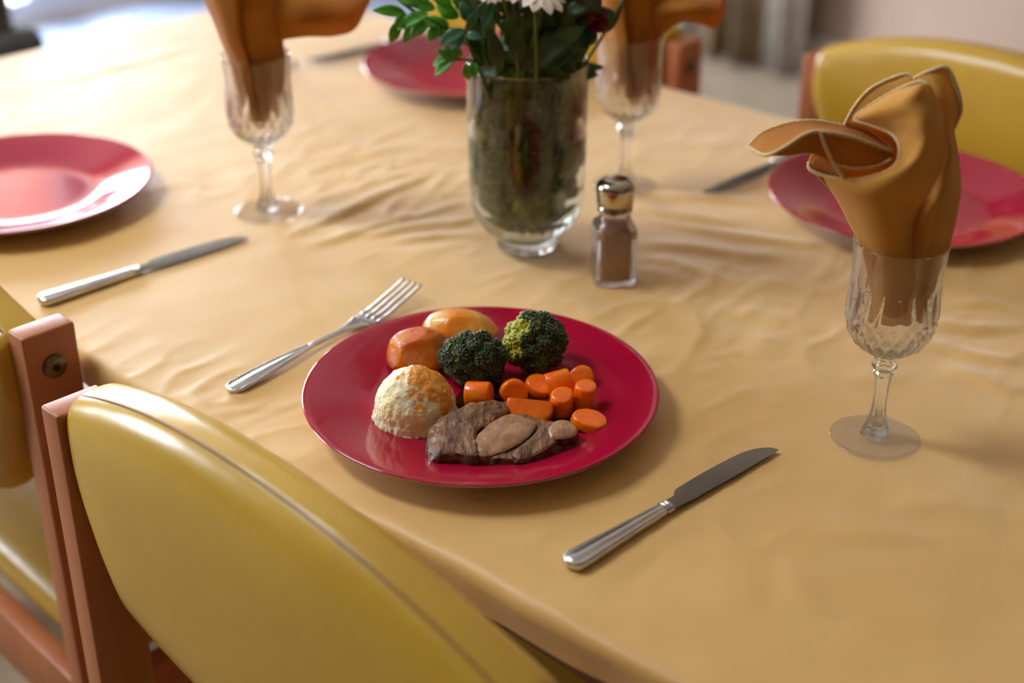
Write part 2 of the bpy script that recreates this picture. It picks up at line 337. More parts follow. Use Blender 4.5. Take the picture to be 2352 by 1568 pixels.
# ------------------------------------------------------------------ table and cloth
TU0, TU1, TV0, TV1 = .506, 1.386, .20, 1.773
def skew(v, u=.506):                          # the long edges run slightly askew of the settings
    t = min(1, max(0, (v-.52)/.34)); near = .10*(.52-v) if v < .52 else -.032*(t*t*(3-2*t)); far = .10*(.52-v)
    k = min(1, max(0, (u-TU0)/(TU1-TU0))); return near*(1-k)+far*k
tb = empty('dining_table', P((TU0+TU1)/2-.047, (TV0+TV1)/2, -T), 'rectangular wooden dining table under the yellow cloth', 'table', rz=A44)
hu, hv = (TU1-TU0)/2-.004, (TV1-TV0)/2-.004
tt = MB().box((-hu, -hv, T-.032), (hu, hv, T-.004), .004); tt = MB(); N_ = 24; ys = [-hv+2*hv*i/N_ for i in range(N_+1)]; vc = (TV0+TV1)/2; uc = (TU0+TU1)/2-.047; tt.grid([[(a+skew(y+vc, a)-uc, y, z) for a, z in ((TU0+.004, T-.032), (TU1-.004, T-.032), (TU1-.004, T-.004), (TU0+.004, T-.004))] for y in ys], True); tt.f.append((0, 1, 2, 3)); tt.f.append(tuple(N_*4+k for k in range(4))); tt.build('tabletop', M['table_wood'], tb, smooth=False)
ap = MB(); ap.box((-hu+.06, -hv+.1, T-.10), (-hu+.08, hv-.1, T-.032)); ap.v = [(x+.035-.02*y, y, z) for x, y, z in ap.v]; ap.build('apron', M['table_wood'], tb, smooth=False)
ap = MB(); ap.box((hu-.08, -hv+.1, T-.10), (hu-.06, hv-.1, T-.032)); ap.v = [(x-.10*y, y, z) for x, y, z in ap.v]; ap.build('apron', M['table_wood'], tb, smooth=False)
for sx in (-1, 1):
    for sy in (-1, 1):
        kx = .10 if sx > 0 else .02; ox = 0 if sx > 0 else .035
        MB().box((ox+sx*(hu-.10)-kx*sy*(hv-.07)-.03, sy*(hv-.07)-.03, 0), (ox+sx*(hu-.10)-kx*sy*(hv-.07)+.03, sy*(hv-.07)+.03, T-.032), .004).build('leg', M['table_wood'], tb)

# cloth: one draped sheet, its creases are modelled
CREASE = []   # (u0,v0,u1,v1,width,height)
def crease_px(x0, y0, x1, y1, w, h):
    a, b = px(x0, y0), px(x1, y1); CREASE.append((a.dot(U), a.dot(V), b.dot(U), b.dot(V), w, h))
crease_px(640, 545, 1015, 395, .007, .0030); crease_px(700, 560, 960, 500, .008, .0022); crease_px(830, 545, 1080, 500, .007, .0028)
crease_px(900, 560, 1110, 530, .007, .0024); crease_px(1460, 470, 1700, 520, .010, .003); crease_px(1470, 500, 1900, 570, .009, .003)
crease_px(1460, 560, 1800, 590, .010, .003); crease_px(1480, 440, 1760, 470, .010, .0025); crease_px(1470, 590, 1700, 650, .008, .002)
crease_px(2120, 740, 2352, 760, .009, .003); crease_px(2100, 790, 2352, 830, .009, .0028); crease_px(2180, 690, 2352, 715, .008, .0025)
crease_px(1600, 830, 1700, 800, .006, .0015); crease_px(1900, 1190, 2150, 1260, .012, .0018); crease_px(1680, 900, 1820, 930, .008, .0012)
crease_px(1780, 1280, 1900, 1420, .012, .0015); crease_px(2050, 1150, 2300, 1180, .012, .0014); crease_px(1180, 1240, 1290, 1220, .008, .0012)
crease_px(1930, 860, 2100, 880, .01, .0012); crease_px(1640, 700, 1900, 760, .014, .0012); crease_px(2160, 850, 2352, 900, .010, .0025)
crease_px(380, 900, 560, 1010, .01, .0012); crease_px(1180, 1330, 1400, 1440, .012, .001); crease_px(0, 215, 500, 100, .012, .001)
FLAT = []     # spots where things stand press the cloth flat
def cloth_h(u, v):
    p = Vector((u*9, v*9, 0)); h = .0009*noise.noise(p) + .0006*noise.noise(p*2.7+Vector((5, 1, 2)))
    q = Vector((u*14+v*3, v*26-u*4, 3.3)); rn = 1-abs(noise.noise(q)); rn2 = 1-abs(noise.noise(q*1.9+Vector((3, 9, 1))))
    msk = max(0, noise.noise(Vector((u*4+7, v*4, 1)))+.25)
    h += .0022*rn**6*msk + .0010*rn2**6*msk
    for (u0, v0, u1, v1, w, hh) in CREASE:
        du, dv = u1-u0, v1-v0; L2 = du*du+dv*dv; t = ((u-u0)*du+(v-v0)*dv)/L2
        if t < -.2 or t > 1.2: continue
        L = math.sqrt(L2); d = ((u-u0)*dv-(v-v0)*du)/L + .004*math.sin(t*5+u0*40)
        if abs(d) > 4*w: continue
        h += .85*hh*math.exp(-(d/w)**2)*max(0, 1-(2*t-1)**2)**.7 - .35*hh*math.exp(-((d-1.6*w)/w)**2)*max(0, 1-(2*t-1)**2)
    for (fu, fv, fr) in FLAT:
        d = math.hypot(u-fu, v-fv)
        if d < fr*1.5: k = min(1, max(0, (d-fr)/(fr*.5))); h = min(h, 0)*k + max(h, 0)*k
    return h

# ------------------------------------------------------------------ place settings: positions (u, v)
PL = {'front': (.6447, .7009), 'left': (.5927, 1.3208), 'right': (1.2025, .694), 'back': (1.1792, 1.2931)}
GO = {'near': (.8251, .474), 'left': (.7535, 1.1233), 'back': (1.0526, .9256), 'far': (1.035, 1.475)}
GO['far'] = (1.03, 1.492)
VASE = (.8798, .8917)
pS = px(1407, 640); SALT = (pS.dot(U), pS.dot(V))
for k in PL: FLAT.append((*PL[k], .075))
for k in GO: FLAT.append((*GO[k], .033))
FLAT.append((*VASE, .033)); FLAT.append((*SALT, .022))
for t in range(9): FLAT.append((.549+.21*t/8, .518, .012))

rows = []; NU, NV = 210, 390; rad = .010
def edge_pos(t, lo, hi, n):     # returns (pos, drop) list across the cloth with wrapped rims
    L = []
    for z in (-.028, -.022, -.016): L.append((lo, z))
    for k in range(5): a = PI/2*k/4; L.append((lo+rad-rad*math.cos(a), -rad+rad*math.sin(a)))
    for k in range(1, n): L.append((lo+rad+(hi-lo-2*rad)*k/n, 0))
    for k in range(5): a = PI/2*k/4; L.append((hi-rad+rad*math.sin(a), -rad+rad*math.cos(a)))
    for z in (-.016, -.022, -.028): L.append((hi, z))
    return L
eu = edge_pos(0, TU0, TU1, NU); ev = edge_pos(0, TV0, TV1, NV)
for (uu, zu) in eu:
    r = []
    for (vv, zv) in ev:
        z = zu+zv if (zu > -rad and zv > -rad) else min(zu, zv); 
        hgt = cloth_h(uu+skew(vv, uu), vv) if z > -.002 else 0
        w = 0
        if zu < -.01: w = .0025*noise.noise(Vector((vv*22, zu*20, 4)))
        sgn = -1 if uu < 1 else 1
        r.append(P(uu + skew(vv, uu) + sgn*w*1.2 + (0.002 if zu < -.03 and uu < 1 else 0), vv, z+hgt))
    rows.append(r)
cl = MB().grid(rows).build('tablecloth', M['cloth'])
tag(cl, 'creased golden yellow tablecloth covering the whole dining table', 'tablecloth')

# ------------------------------------------------------------------ plates
def make_plate():
    root = empty('dinner_plate', (0, 0, 0))
    R = .1325
    top = [(.0005, .0062), (.03, .0062), (.06, .0062), (.074, .0064), (.080, .0070), (.086, .0086), (.100, .0130), (.116, .0178), (.127, .0206), (.1305, .0214), (.1320, .0212), (R, .0204)]
    und = [(R, .0204), (.1312, .0188), (.126, .0168), (.112, .0122), (.096, .0070), (.082, .0030), (.070, .0026), (.068, .0004), (.062, .0004), (.060, .0024), (.03, .0024), (.0005, .0024)]
    b = MB(); b.lathe(top, 128); b.f.pop(); b.build('glazed_face', M['plate'], root)
    b = MB(); b.lathe(und, 128); b.f.pop(-2); b.build('underside', M['plate_under'], root)
    return root
proto = make_plate()
PLAB = {'front': 'crimson dinner plate carrying the roast dinner', 'left': 'crimson dinner plate with bright window reflections, beside the left chair',
        'right': 'crimson dinner plate in front of the yellow chair, behind the tall napkin', 'back': 'crimson dinner plate on the far side, partly behind the flower leaves'}
for i, k in enumerate(PL):
    o = proto if i == 0 else copy_tree(proto)
    o.location = P(*PL[k], 0); tag(o, PLAB[k], 'plate')
    if k != 'front': o['group'] = 'empty crimson dinner plates'

# ------------------------------------------------------------------ cutlery
def make_knife():
    root = empty('table_knife', (0, 0, 0)); L = .208; hl = .092
    rows = []; n = 40; mcs = 28
    for i in range(n+1):
        x = hl*i/n; t = x/hl
        w = .0098*(1-.50*t**.8); h = .0044*(1-.15*t)
        e = 1
        if x < .010: e = math.sqrt(max(0, 1-((.010-x)/.010)**2))
        w *= max(e, .02); h2 = h*max(e**.5, .1)
        r = []
        for k in range(mcs):
            a = 2*PI*k/mcs; c, s_ = math.cos(a), math.sin(a)
            y = w*math.copysign(abs(c)**.7, c); zz = h2*math.copysign(abs(s_)**.6, s_)
            q = abs(y)/max(w, 1e-5)
            # raised bead round the edge, hollow, then a raised centre panel
            if s_ > 0 and x > .004: zz *= (1 - .30*math.exp(-((q-.62)/.13)**2)) * (1 if x < hl-.006 else .95)
            r.append((x, y, zz+h))
        rows.append(r)
    b = MB().grid(rows, True); b.f.append(tuple(range(mcs))); b.f.append(tuple(n*mcs+k for k in range(mcs))); b.build('handle', M['steel'], root)
    b = MB()
    for x, w, h in ((hl+.001, .0058, .0042), (hl+.0042, .0056, .0040)):
        rr = []
        for xx, k in ((x-.0016, .8), (x-.0008, 1.02), (x+.0008, 1.02), (x+.0016, .8)):
            rr.append([(xx, w*k*math.cos(2*PI*j/20), .0038+h*k*math.sin(2*PI*j/20)) for j in range(20)])
        b.grid(rr, True)
    b.build('bolster', M['steel'], root)
    # blade: nearly straight edge on one side, the other swells after the neck and sweeps round to the tip
    rows = []; n = 64; x0 = hl+.005
    for i in range(n+1):
        t = i/n; x = x0+(L-x0)*t
        lo = -.0050 - .0012*min(1, t/.2) + .0030*max(0, t-.45)**1.5*2
        up_ = .0046 if t < .10 else .0046+.0046*(1-(1-min(1, (t-.10)/.07))**2)
        if t > .17: up_ = .0092 + .0016*math.sin(PI*(t-.17)/.83)
        if t > .72: k = (t-.72)/.28; up_ = (up_-.0*k)*(math.sqrt(max(0, 1-k**2.6)))+(lo+.0006)*(1-math.sqrt(max(0, 1-k**2.6)))
        bend = .0030*t*t
        y0, y1 = lo-bend, up_-bend
        th = .0016*(1-.6*t); zc = .0040-.0012*t; y1 = max(y1, y0+.0008)
        rows.append([(x, y0, zc-.0002), (x, y0, zc+.0002), (x, y0*.6+y1*.4, zc+th*.8), (x, y1-.0003, zc+th), (x, y1, zc+th*.5), (x, y1, zc-th*.5), (x, y1-.0003, zc-th), (x, y0*.6+y1*.4, zc-th*.8)])
    b = MB().grid(rows, True); b.f.append(tuple(range(8))); b.f.append(tuple(n*8+k for k in range(8))); b.build('blade', M['blade'], root, angle=40)
    return root
kn = make_knife()
def place_cutlery(o, a, b, flip=False):
    d = (b-a); o.location = a; o.rotation_euler = (0, 0, math.atan2(d.y, d.x)); 
place_cutlery(kn, px(1302, 1302, .003)-Vector((0, 0, .003)), px(1775, 1022, .003)-Vector((0, 0, .003)))
tag(kn, 'steel dinner knife lying in front, right of the filled plate', 'knife')
k2 = copy_tree(kn); place_cutlery(k2, px(88, 696, .003)-Vector((0, 0, .003)), px(565, 541, .003)-Vector((0, 0, .003))); tag(k2, 'silver knife beside the left pink-reflecting plate', 'knife', 'knives beside the empty plates')
def far_knife(tipx, tipy, diru, lab):
    t = px(tipx, tipy, .003)-Vector((0, 0, .003)); d = diru.normalized(); a = t + d*.208; k = copy_tree(kn); place_cutlery(k, a, t); tag(k, lab, 'knife', 'knives beside the empty plates')
far_knife(1624, 443, (px(1800, 368)-px(1624, 443)), 'dark knife whose blade shows left of the right-hand plate behind the napkin')
far_knife(714, 138, (px(835, 112)-px(714, 138)), 'blurred knife left of the far plate, behind the left goblet')
kn.location.z = k2.location.z = T

def make_fork():
    root = empty('dinner_fork', (0, 0, 0)); L = .214
    def zc(x): 
        t = x/L
        return .0032 + .0012*math.sin(PI*min(1, t/.62)) + (0 if t < .62 else .0) - (.0012*math.sin(PI*(t-.62)/.24) if .62 < t < .86 else 0) + (.0115*((t-.76)/.24)**1.5 if t > .76 else 0) + .0
    rows = []; n = 60; mcs = 20; xe = .150
    for i in range(n+1):
        x = xe*i/n; w = .0088 if x < .02 else None
        t = x/xe
        if x < .009: w = .0088*math.sqrt(max(0, 1-((.009-x)/.009)**2))
        elif x < .03: w = .0088
        elif x < .085: w = .0088-(.0055)*((x-.03)/.055)
        elif x < .125: w = .0033 - .0004*math.sin(PI*(x-.085)/.04)
        else: w = .0033+.0085*((x-.125)/.025)**1.4
        w = max(w, .0003); h = .0016
        r = []
        for k in range(mcs):
            a = 2*PI*k/mcs; c, s_ = math.cos(a), math.sin(a); y = w*math.copysign(abs(c)**.8, c); q = abs(y)/w
            zz = h*math.copysign(abs(s_)**.6, s_)
            if s_ > 0 and .004 < x < .09: zz -= .0011*math.exp(-((q-.6)/.16)**2)
            r.append((x, y, zc(x)+zz))
        rows.append(r)
    b = MB().grid(rows, True); b.f.append(tuple(range(mcs))); b.f.append(tuple(n*mcs+k for k in range(mcs))); b.build('handle', M['steel'], root)
    # beads along the handle rim
    b = MB()
    for sgn in (-1, 1):
        for k in range(34):
            x = .008+k*.0024; w = .0088 if x < .03 else .0088-.0055*((x-.03)/.055)
            if x < .009: w *= .95
            b.ico((x, sgn*w*.86, zc(x)+.0014), .0009, 1)
    b.build('beaded_rim', M['steel'], root)
    # shoulder
    rows = []
    for i in range(9):
        x = .149+.013*i/8; w = .0116+.0008*math.sin(PI*i/8); dz = .0012
        rows.append([(x, w, zc(x)), (x, w*.6, zc(x)-.0012+dz*.9), (x, 0, zc(x)-.0016+dz*.9), (x, -w*.6, zc(x)-.0012+dz*.9), (x, -w, zc(x)), (x, -w*.6, zc(x)-.0022), (x, 0, zc(x)-.0028), (x, w*.6, zc(x)-.0022)])
    b = MB().grid(rows, True); b.f.append(tuple(range(8))); b.f.append(tuple(8*8+k for k in range(8))); b.build('shoulder', M['steel'], root)
    for k in range(4):
        y0 = -.0098+k*.00653; rows = []
        for i in range(21):
            x = .158+(L-.158)*i/20; t = i/20; w = .0021*(1-.35*t) if t < .94 else .0021*.65*math.sqrt(max(.02, 1-((t-.94)/.06)**2)); th = .0011
            rows.append([(x, y0+w*math.copysign(abs(math.cos(a))**.6, math.cos(a)), zc(x)+th*math.sin(a)) for a in [2*PI*j/12 for j in range(12)]])
        b = MB().grid(rows, True); b.f.append(tuple(range(12))); b.f.append(tuple(20*12+j for j in range(12))); b.build('tine', M['steel'], root)
    return root
fk = make_fork(); tag(fk, 'silver fork with a beaded handle, left of the filled plate', 'fork')
fk.location = P(.522, .853, 0); fk.rotation_euler = (0, 0, A44+math.radians(8.0))

# ------------------------------------------------------------------ goblets
def make_goblet():
    root = empty('goblet', (0, 0, 0))
    # bowl: outer surface with cut diamonds, then inner surface
    def ro(z):
        pts = [(.0710, .006), (.0722, .0120), (.0745, .0178), (.079, .0236), (.085, .0282), (.092, .0311), (.100, .0323), (.107, .0322), (.118, .0313), (.130, .0309), (.145, .0314), (.158, .0323)]
        for (a, b), (c, d) in zip(pts, pts[1:]):
            if z <= c: t = (z-a)/(c-a); return b+(d-b)*t
        return pts[-1][1]
    n = 240; K = 20; outer = []
    zs = [.0710+(.104-.0710)*i/46 for i in range(47)]+[.104+(.130-.104)*i/20 for i in range(1, 21)]+[.130+(.1575-.130)*i/8 for i in range(1, 9)]
    def rf(r, z, a, i):
        if i >= len(zs)+1: return r
        if z < .103:
            s = (z-.0712)/.0095; p = a*K/(2*PI)
            t1 = abs(((p+s/2) % 1)-.5)*2; t2 = abs(((p-s/2) % 1)-.5)*2
            e = min(t1, t2); fade = min(1, max(0, (z-.0712)/.004))
            return r - .0021*(1-e)*fade*min(1, (.1045-z)/.002)
        if z < .1285:   # long pointed flutes
            p = (a*K/(2*PI)) % 1; hw = .5*(1-(z-.103)/.0255)**.8; d = abs(p-.5)
            return r - .0011*max(0, 1-d/max(hw, .01))*min(1, (z-.102)/.002)
        return r
    prof = [(ro(z), z) for z in zs] + [(.0320, .1580)]
    inner = [(.0314, .1578)] + [(ro(z)-.0013, z) for z in (.150, .140, .130, .118)] + [(ro(z)-.0022, z) for z in (.108, .101, .095)] + [(.0264, .0865), (.0205, .0805), (.0125, .0768), (.005, .0754), (.0005, .0752)]
    b = MB(); b.lathe(prof+inner, n, rf); b.build('bowl', M['glass'], root, angle=28)
    st = [(.0060, .0714), (.0088, .0702), (.0092, .0685), (.0072, .0660), (.0096, .0625), (.0092, .0600), (.0070, .0575), (.0080, .0555), (.0062, .0525), (.0054, .043), (.0052, .030), (.0060, .022), (.0082, .014), (.0108, .008), (.0115, .0052), (.0112, .0036), (.009, .0031)]
    b = MB(); b.lathe(list(reversed(st)), 48, lambda r, z, a, i: r*(1-.12*abs(math.cos(3.5*a)))); b.build('stem', M['glass'], root, angle=20)
    ft = [(.0005, .0004), (.0300, .0004), (.0318, .0006), (.0325, .0013), (.0318, .0021), (.028, .0024), (.018, .0026), (.010, .0032), (.0005, .0033)]
    b = MB(); b.lathe(ft, 96); b.build('foot', M['foot_glass'], root, angle=60)
    return root
gb = make_goblet()
GL = {'near': 'sharp cut-glass goblet right of the filled plate, with a tall ochre napkin', 'left': 'blurred cut-glass goblet left of the vase, above the left knife',
      'back': 'cut-glass goblet behind the pepper shaker, right of the vase', 'far': 'goblet almost hidden behind the left goblet on the far side'}
for i, k in enumerate(GO):
    o = gb if i == 0 else copy_tree(gb); o.location = P(*GO[k], 0); o.rotation_euler = (0, 0, i*.3); tag(o, GL[k], 'goblet', 'cut-glass goblets on the table')

# ------------------------------------------------------------------ napkins
def upl(g, depth, x, y): return upright(g, depth, x, y)
def napkin_pts(g, rows):   # rows of (x, y, depth)
    return [[upl(g, d, x, y) for (x, y, d) in r] for r in rows]
g = P(*GO['near'], 0)
napA = empty('folded_napkin', g, 'ochre cloth napkin folded tall with a tongue, in the sharp goblet', 'napkin')
def part(root, name, ctrl, m, nu=30, nv=24, thick=.0011, post=None):
    s_ = sheet(ctrl, nu, nv); s_ = [[q - root.location for q in r] for r in s_]
    if post: s_ = post(s_)
    return MB().grid(s_).build(name, m, root, solid=thick)
def hem(root, pts, n=60, r=.0013):
    pp = [q - root.location for q in spline(pts, n)]
    rr = [r*(1+.22*math.sin(i*2.4)) for i in range(n)]
    return MB().tube(pp, rr, 6).build('hem', M['hem'], root)
# front panel (left edge, ..., right fold)
F = [[(2010, 742, -.004), (2040, 748, -.012), (2075, 748, -.012), (2103, 742, -.006)],
     [(2002, 680, -.006), (2035, 690, -.018), (2070, 690, -.018), (2104, 680, -.010)],
     [(1990, 610, -.006), (2025, 625, -.022), (2065, 625, -.024), (2100, 612, -.016)],
     [(1974, 556, -.006), (2015, 570, -.024), (2062, 575, -.027), (2096, 566, -.018)],
     [(1950, 510, -.004), (2000, 525, -.028), (2058, 530, -.032), (2098, 520, -.020)],
     [(1922, 456, -.004), (1985, 475, -.034), (2052, 485, -.037), (2108, 482, -.022)],
     [(1888, 400, -.004), (1965, 440, -.038), (2060, 445, -.042), (2135, 440, -.024)],
     [(1905, 404, -.016), (1985, 416, -.038), (2080, 410, -.045), (2158, 398, -.026)],
     [(1970, 410, -.026), (2030, 402, -.038), (2100, 380, -.046), (2170, 362, -.026)],
     [(2048, 385, -.030), (2075, 372, -.038), (2120, 350, -.044), (2174, 330, -.026)],
     [(2066, 345, -.026), (2090, 335, -.036), (2130, 315, -.042), (2168, 300, -.024)],
     [(2048, 308, -.018), (2080, 300, -.032), (2120, 285, -.040), (2160, 275, -.022)],
     [(2000, 286, -.010), (2050, 278, -.026), (2110, 262, -.036), (2154, 252, -.020)],
     [(1963, 272, -.006), (2020, 255, -.022), (2090, 240, -.032), (2148, 230, -.018)],
     [(2005, 238, -.004), (2050, 225, -.018), (2105, 212, -.026), (2142, 208, -.014)],
     [(2060, 206, -.002), (2085, 200, -.012), (2115, 194, -.018), (2134, 194, -.010)]]
part(napA, 'front_fold', napkin_pts(g, F), M['napkin'], 60, 26)
hem(napA, [upl(g, *q) for q in [(-.004, 1888, 400), (-.014, 1860, 385)]] and [upl(g, d, x, y) for x, y, d in [(1858, 372, -.004), (1862, 390, -.010), (1905, 406, -.018), (1970, 412, -.028), (2048, 387, -.032), (2067, 345, -.028), (2050, 308, -.020), (2000, 286, -.012), (1963, 272, -.006), (2005, 238, -.005), (2060, 206, -.003), (2110, 188, -.008), (2134, 194, -.011)]], 130)
# right panel
Rr = [[(2100, 744, .004), (2112, 742, .004), (2118, 738, .008)], [(2098, 690, -.004), (2118, 690, -.008), (2132, 680, .002)],
      [(2094, 610, -.012), (2130, 618, -.016), (2168, 606, .002)], [(2090, 560, -.014), (2135, 570, -.020), (2184, 552, .002)],
      [(2096, 500, -.012), (2145, 505, -.022), (2198, 490, .002)], [(2110, 470, -.010), (2155, 462, -.022), (2206, 440, .002)],
      [(2140, 420, -.008), (2172, 410, -.018), (2205, 395, .004)], [(2162, 360, -.008), (2182, 352, -.014), (2198, 345, .004)],
      [(2160, 310, -.008), (2176, 302, -.010), (2190, 296, .006)], [(2152, 262, -.008), (2176, 262, -.008), (2204, 262, .006)],
      [(2132, 215, -.004), (2165, 218, -.006), (2204, 238, .006)], [(2110, 188, .002), (2150, 180, .002), (2196, 204, .008)], [(2100, 180, .006), (2135, 166, .006), (2174, 159, .010)]]
part(napA, 'side_fold', napkin_pts(g, Rr), M['napkin'], 50, 16)
hem(napA, [upl(g, d, x, y) for x, y, d in [(2100, 181, .006), (2135, 165, .006), (2174, 157, .009), (2197, 202, .007), (2206, 240, .005), (2203, 264, .005), (2188, 297, .005)]], 80, .0016)
# inner flap behind the peak
Fi = [[(1942, 284, .006), (1975, 282, .004), (2040, 262, .002), (2110, 235, 0)], [(1962, 248, .008), (2000, 240, .006), (2060, 222, .004), (2112, 210, .002)], [(2000, 208, .010), (2035, 204, .008), (2075, 196, .006), (2112, 194, .004)], [(2050, 182, .012), (2070, 178, .012), (2088, 176, .010), (2100, 184, .008)]]
part(napA, 'inner_fold', napkin_pts(g, Fi), M['napkin'], 24, 20)
hem(napA, [upl(g, d, x, y) for x, y, d in [(1941, 286, .006), (1962, 247, .008), (1998, 206, .010), (2048, 180, .012), (2085, 171, .012), (2101, 182, .009)]], 70)
# back wall of the cone
Bk = [[(2010, 742, .004), (2060, 735, .012), (2118, 738, .008)], [(1990, 610, .010), (2080, 600, .024), (2168, 606, .008)], [(1974, 556, .004), (2078, 545, .026), (2184, 552, .006)],
      [(1922, 456, .000), (2065, 445, .032), (2205, 440, .006)], [(1858, 374, -.004), (2020, 360, .032), (2199, 345, .008)], [(1900, 325, .012), (2030, 310, .034), (2192, 296, .010)], [(1942, 284, .008), (2050, 255, .030), (2200, 240, .012)], [(2040, 190, .012), (2090, 190, .020), (2170, 175, .014)]]
part(napA, 'back_fold', napkin_pts(g, Bk), M['napkin'], 40, 24)
# tongue: top sheet A..B, then the scoop below B
A_ = [(1719, 336, -.020), (1760, 301, -.014), (1850, 278, -.002), (1940, 290, .008), (2000, 306, .012), (2052, 345, .006)]
B_ = [(1720, 338, -.022), (1758, 356, -.040), (1802, 338, -.044), (1850, 308, -.040), (1885, 303, -.036), (1960, 316, -.026), (2050, 350, -.008)]
Am = [(1720, 337, -.021), (1768, 328, -.030), (1830, 306, -.026), (1890, 299, -.018), (1960, 312, -.010), (2052, 352, -.002)]
part(napA, 'tongue', [[upl(g, d, x, y) for x, y, d in spline(r, 14)] for r in (A_, Am, B_)], M['napkin_dark'], 12, 44)
D_ = [(1724, 342, -.024), (1790, 357, -.036), (1865, 352, -.036), (1915, 375, -.030), (1960, 386, -.026), (2052, 368, -.014)]
Bm = [(1722, 340, -.023), (1775, 356, -.041), (1830, 335, -.040), (1890, 330, -.034), (1960, 350, -.024), (2051, 360, -.008)]
part(napA, 'tongue_underside', [[upl(g, d, x, y) for x, y, d in spline(r, 14)] for r in (B_, Bm, D_)], M['napkin_dark'], 12, 44)
hem(napA, [upl(g, d, x, y) for x, y, d in A_], 80, .0014); hem(napA, [upl(g, d, x, y) for x, y, d in B_], 90)
hem(napA, [upl(g, d, x, y) for x, y, d in [(1884, 303, -.037), (1897, 340, -.038), (1918, 380, -.034), (1938, 408, -.026)]], 40)
hem(napA, [upl(g, d, x, y) for x, y, d in [(1912, 376, -.032), (1960, 386, -.028), (2010, 382, -.024), (2048, 366, -.018)]], 40, .001)
part(napA, 'pocket_fold', [[upl(g, d, x, y) for x, y, d in r] for r in ([(1860, 374, -.004), (1880, 356, -.020), (1905, 362, -.028)], [(1868, 392, -.006), (1895, 388, -.012), (1925, 392, -.022)], [(1885, 402, -.010), (1910, 405, -.012), (1938, 409, -.022)])], M['napkin_dark'], 10, 10)

def simple_napkin(key, label, body, tongue, m):
    g = P(*GO[key], 0); root = empty('folded_napkin', g, label, 'napkin', 'napkins in the far goblets')
    front = [[(a, y, 0), (a*.67+b*.33, y+8, -dd), (a*.33+b*.67, y+8, -dd), (b, y2, 0)] for (a, y, b, y2, dd) in body]
    back = [[(a, y, 0), ((a+b)/2, y-8, dd*1.1), (b, y2, 0)] for (a, y, b, y2, dd) in body]
    part(root, 'front_fold', napkin_pts(g, front), m, 40, 20); part(root, 'back_fold', napkin_pts(g, back), m, 30, 16)
    part(root, 'tongue', napkin_pts(g, tongue), m, 24, 24)
    # overlapping side fold with its dark crease
    side = [[(a-2, y-2, .004), (a+(b-a)*.12, y+4, -dd*.9), (a+(b-a)*.34, y+8, -dd*1.35)] for (a, y, b, y2, dd) in body]
    part(root, 'side_fold', napkin_pts(g, side), m, 40, 10)
    return root
nB = simple_napkin('left', 'brown-gold napkin in the left goblet, its tongue pointing at the flowers',
    [(575, 283, 618, 290, .010), (556, 240, 640, 245, .020), (540, 180, 655, 185, .024), (526, 134, 657, 137, .024), (508, 92, 650, 95, .028), (490, 45, 662, 60, .034), (470, 0, 700, 5, .038), (445, -70, 720, -80, .036), (470, -140, 680, -150, .020)],
    [[(640, 92, -.018), (700, 84, -.030), (770, 82, -.034), (815, 66, -.030), (842, 18, -.014)], [(630, 40, -.034), (690, 50, -.052), (760, 45, -.054), (810, 35, -.044), (850, 0, -.010)],
     [(620, -20, -.030), (700, -5, -.044), (770, 5, -.040), (820, -5, -.020), (845, -20, 0)], [(620, -60, 0), (700, -45, .010), (780, -35, .012), (820, -30, .010), (840, -30, .006)]], M['napkin_dark'])
nC = simple_napkin('back', 'brown-gold napkin in the goblet right of the vase',
    [(1440, 232, 1478, 240, .008), (1424, 210, 1498, 216, .016), (1408, 160, 1514, 165, .022), (1402, 100, 1520, 102, .022), (1392, 50, 1526, 60, .024), (1375, 0, 1545, 10, .030), (1360, -60, 1560, -60, .032), (1390, -130, 1540, -140, .016)],
    [[(1515, 82, -.014), (1560, 52, -.026), (1600, 52, -.030), (1640, 64, -.022), (1664, 30, -.006)], [(1500, 30, -.030), (1560, 20, -.044), (1610, 20, -.044), (1650, 30, -.026), (1664, 10, 0)], [(1500, -30, -.010), (1560, -25, -.010), (1620, -15, -.006), (1650, -8, 0), (1660, -5, .006)]], M['napkin_dark'])
nD = copy_tree(nB); nD.location = P(*GO['far'], 0); tag(nD, 'napkin in the farthest goblet, behind the left goblet', 'napkin')

# ------------------------------------------------------------------ vase with flowers
vz = P(*VASE, 0)
vase = empty('glass_vase', vz, 'tall clear glass vase of water in the middle of the table', 'vase')
ov = [(.0005, .0004), (.022, .0004), (.0270, .0012), (.0278, .003), (.0276, .010), (.0285, .0125), (.034, .0160), (.0415, .0225), (.0475, .0320), (.0510, .0430), (.0525, .060), (.0535, .085), (.0538, .12), (.0538, .172), (.0536, .1762), (.0528, .177)]
iv = [(.0520, .176), (.0518, .12), (.0514, .085), (.0503, .060), (.0486, .0450), (.0445, .0335), (.0375, .0250), (.028, .0200), (.012, .0172), (.0005, .0168)]
MB().lathe(ov+iv, 96).build('vase_body', M['clear_glass'], vase, angle=60)
wl = .112
wp = [(.0005, .0166), (.012, .0170), (.0282, .0198), (.0378, .0247), (.0448, .0333), (.0489, .0450), (.0506, .060), (.0516, .085), (.0520, wl-.001), (.0519, wl), (.0005, wl-.0005)]
wt = MB().lathe(wp, 96).build('vase_water', M['water'], angle=60); wt.location = vz; tag(wt, 'clear water filling the lower two thirds of the vase', 'water')

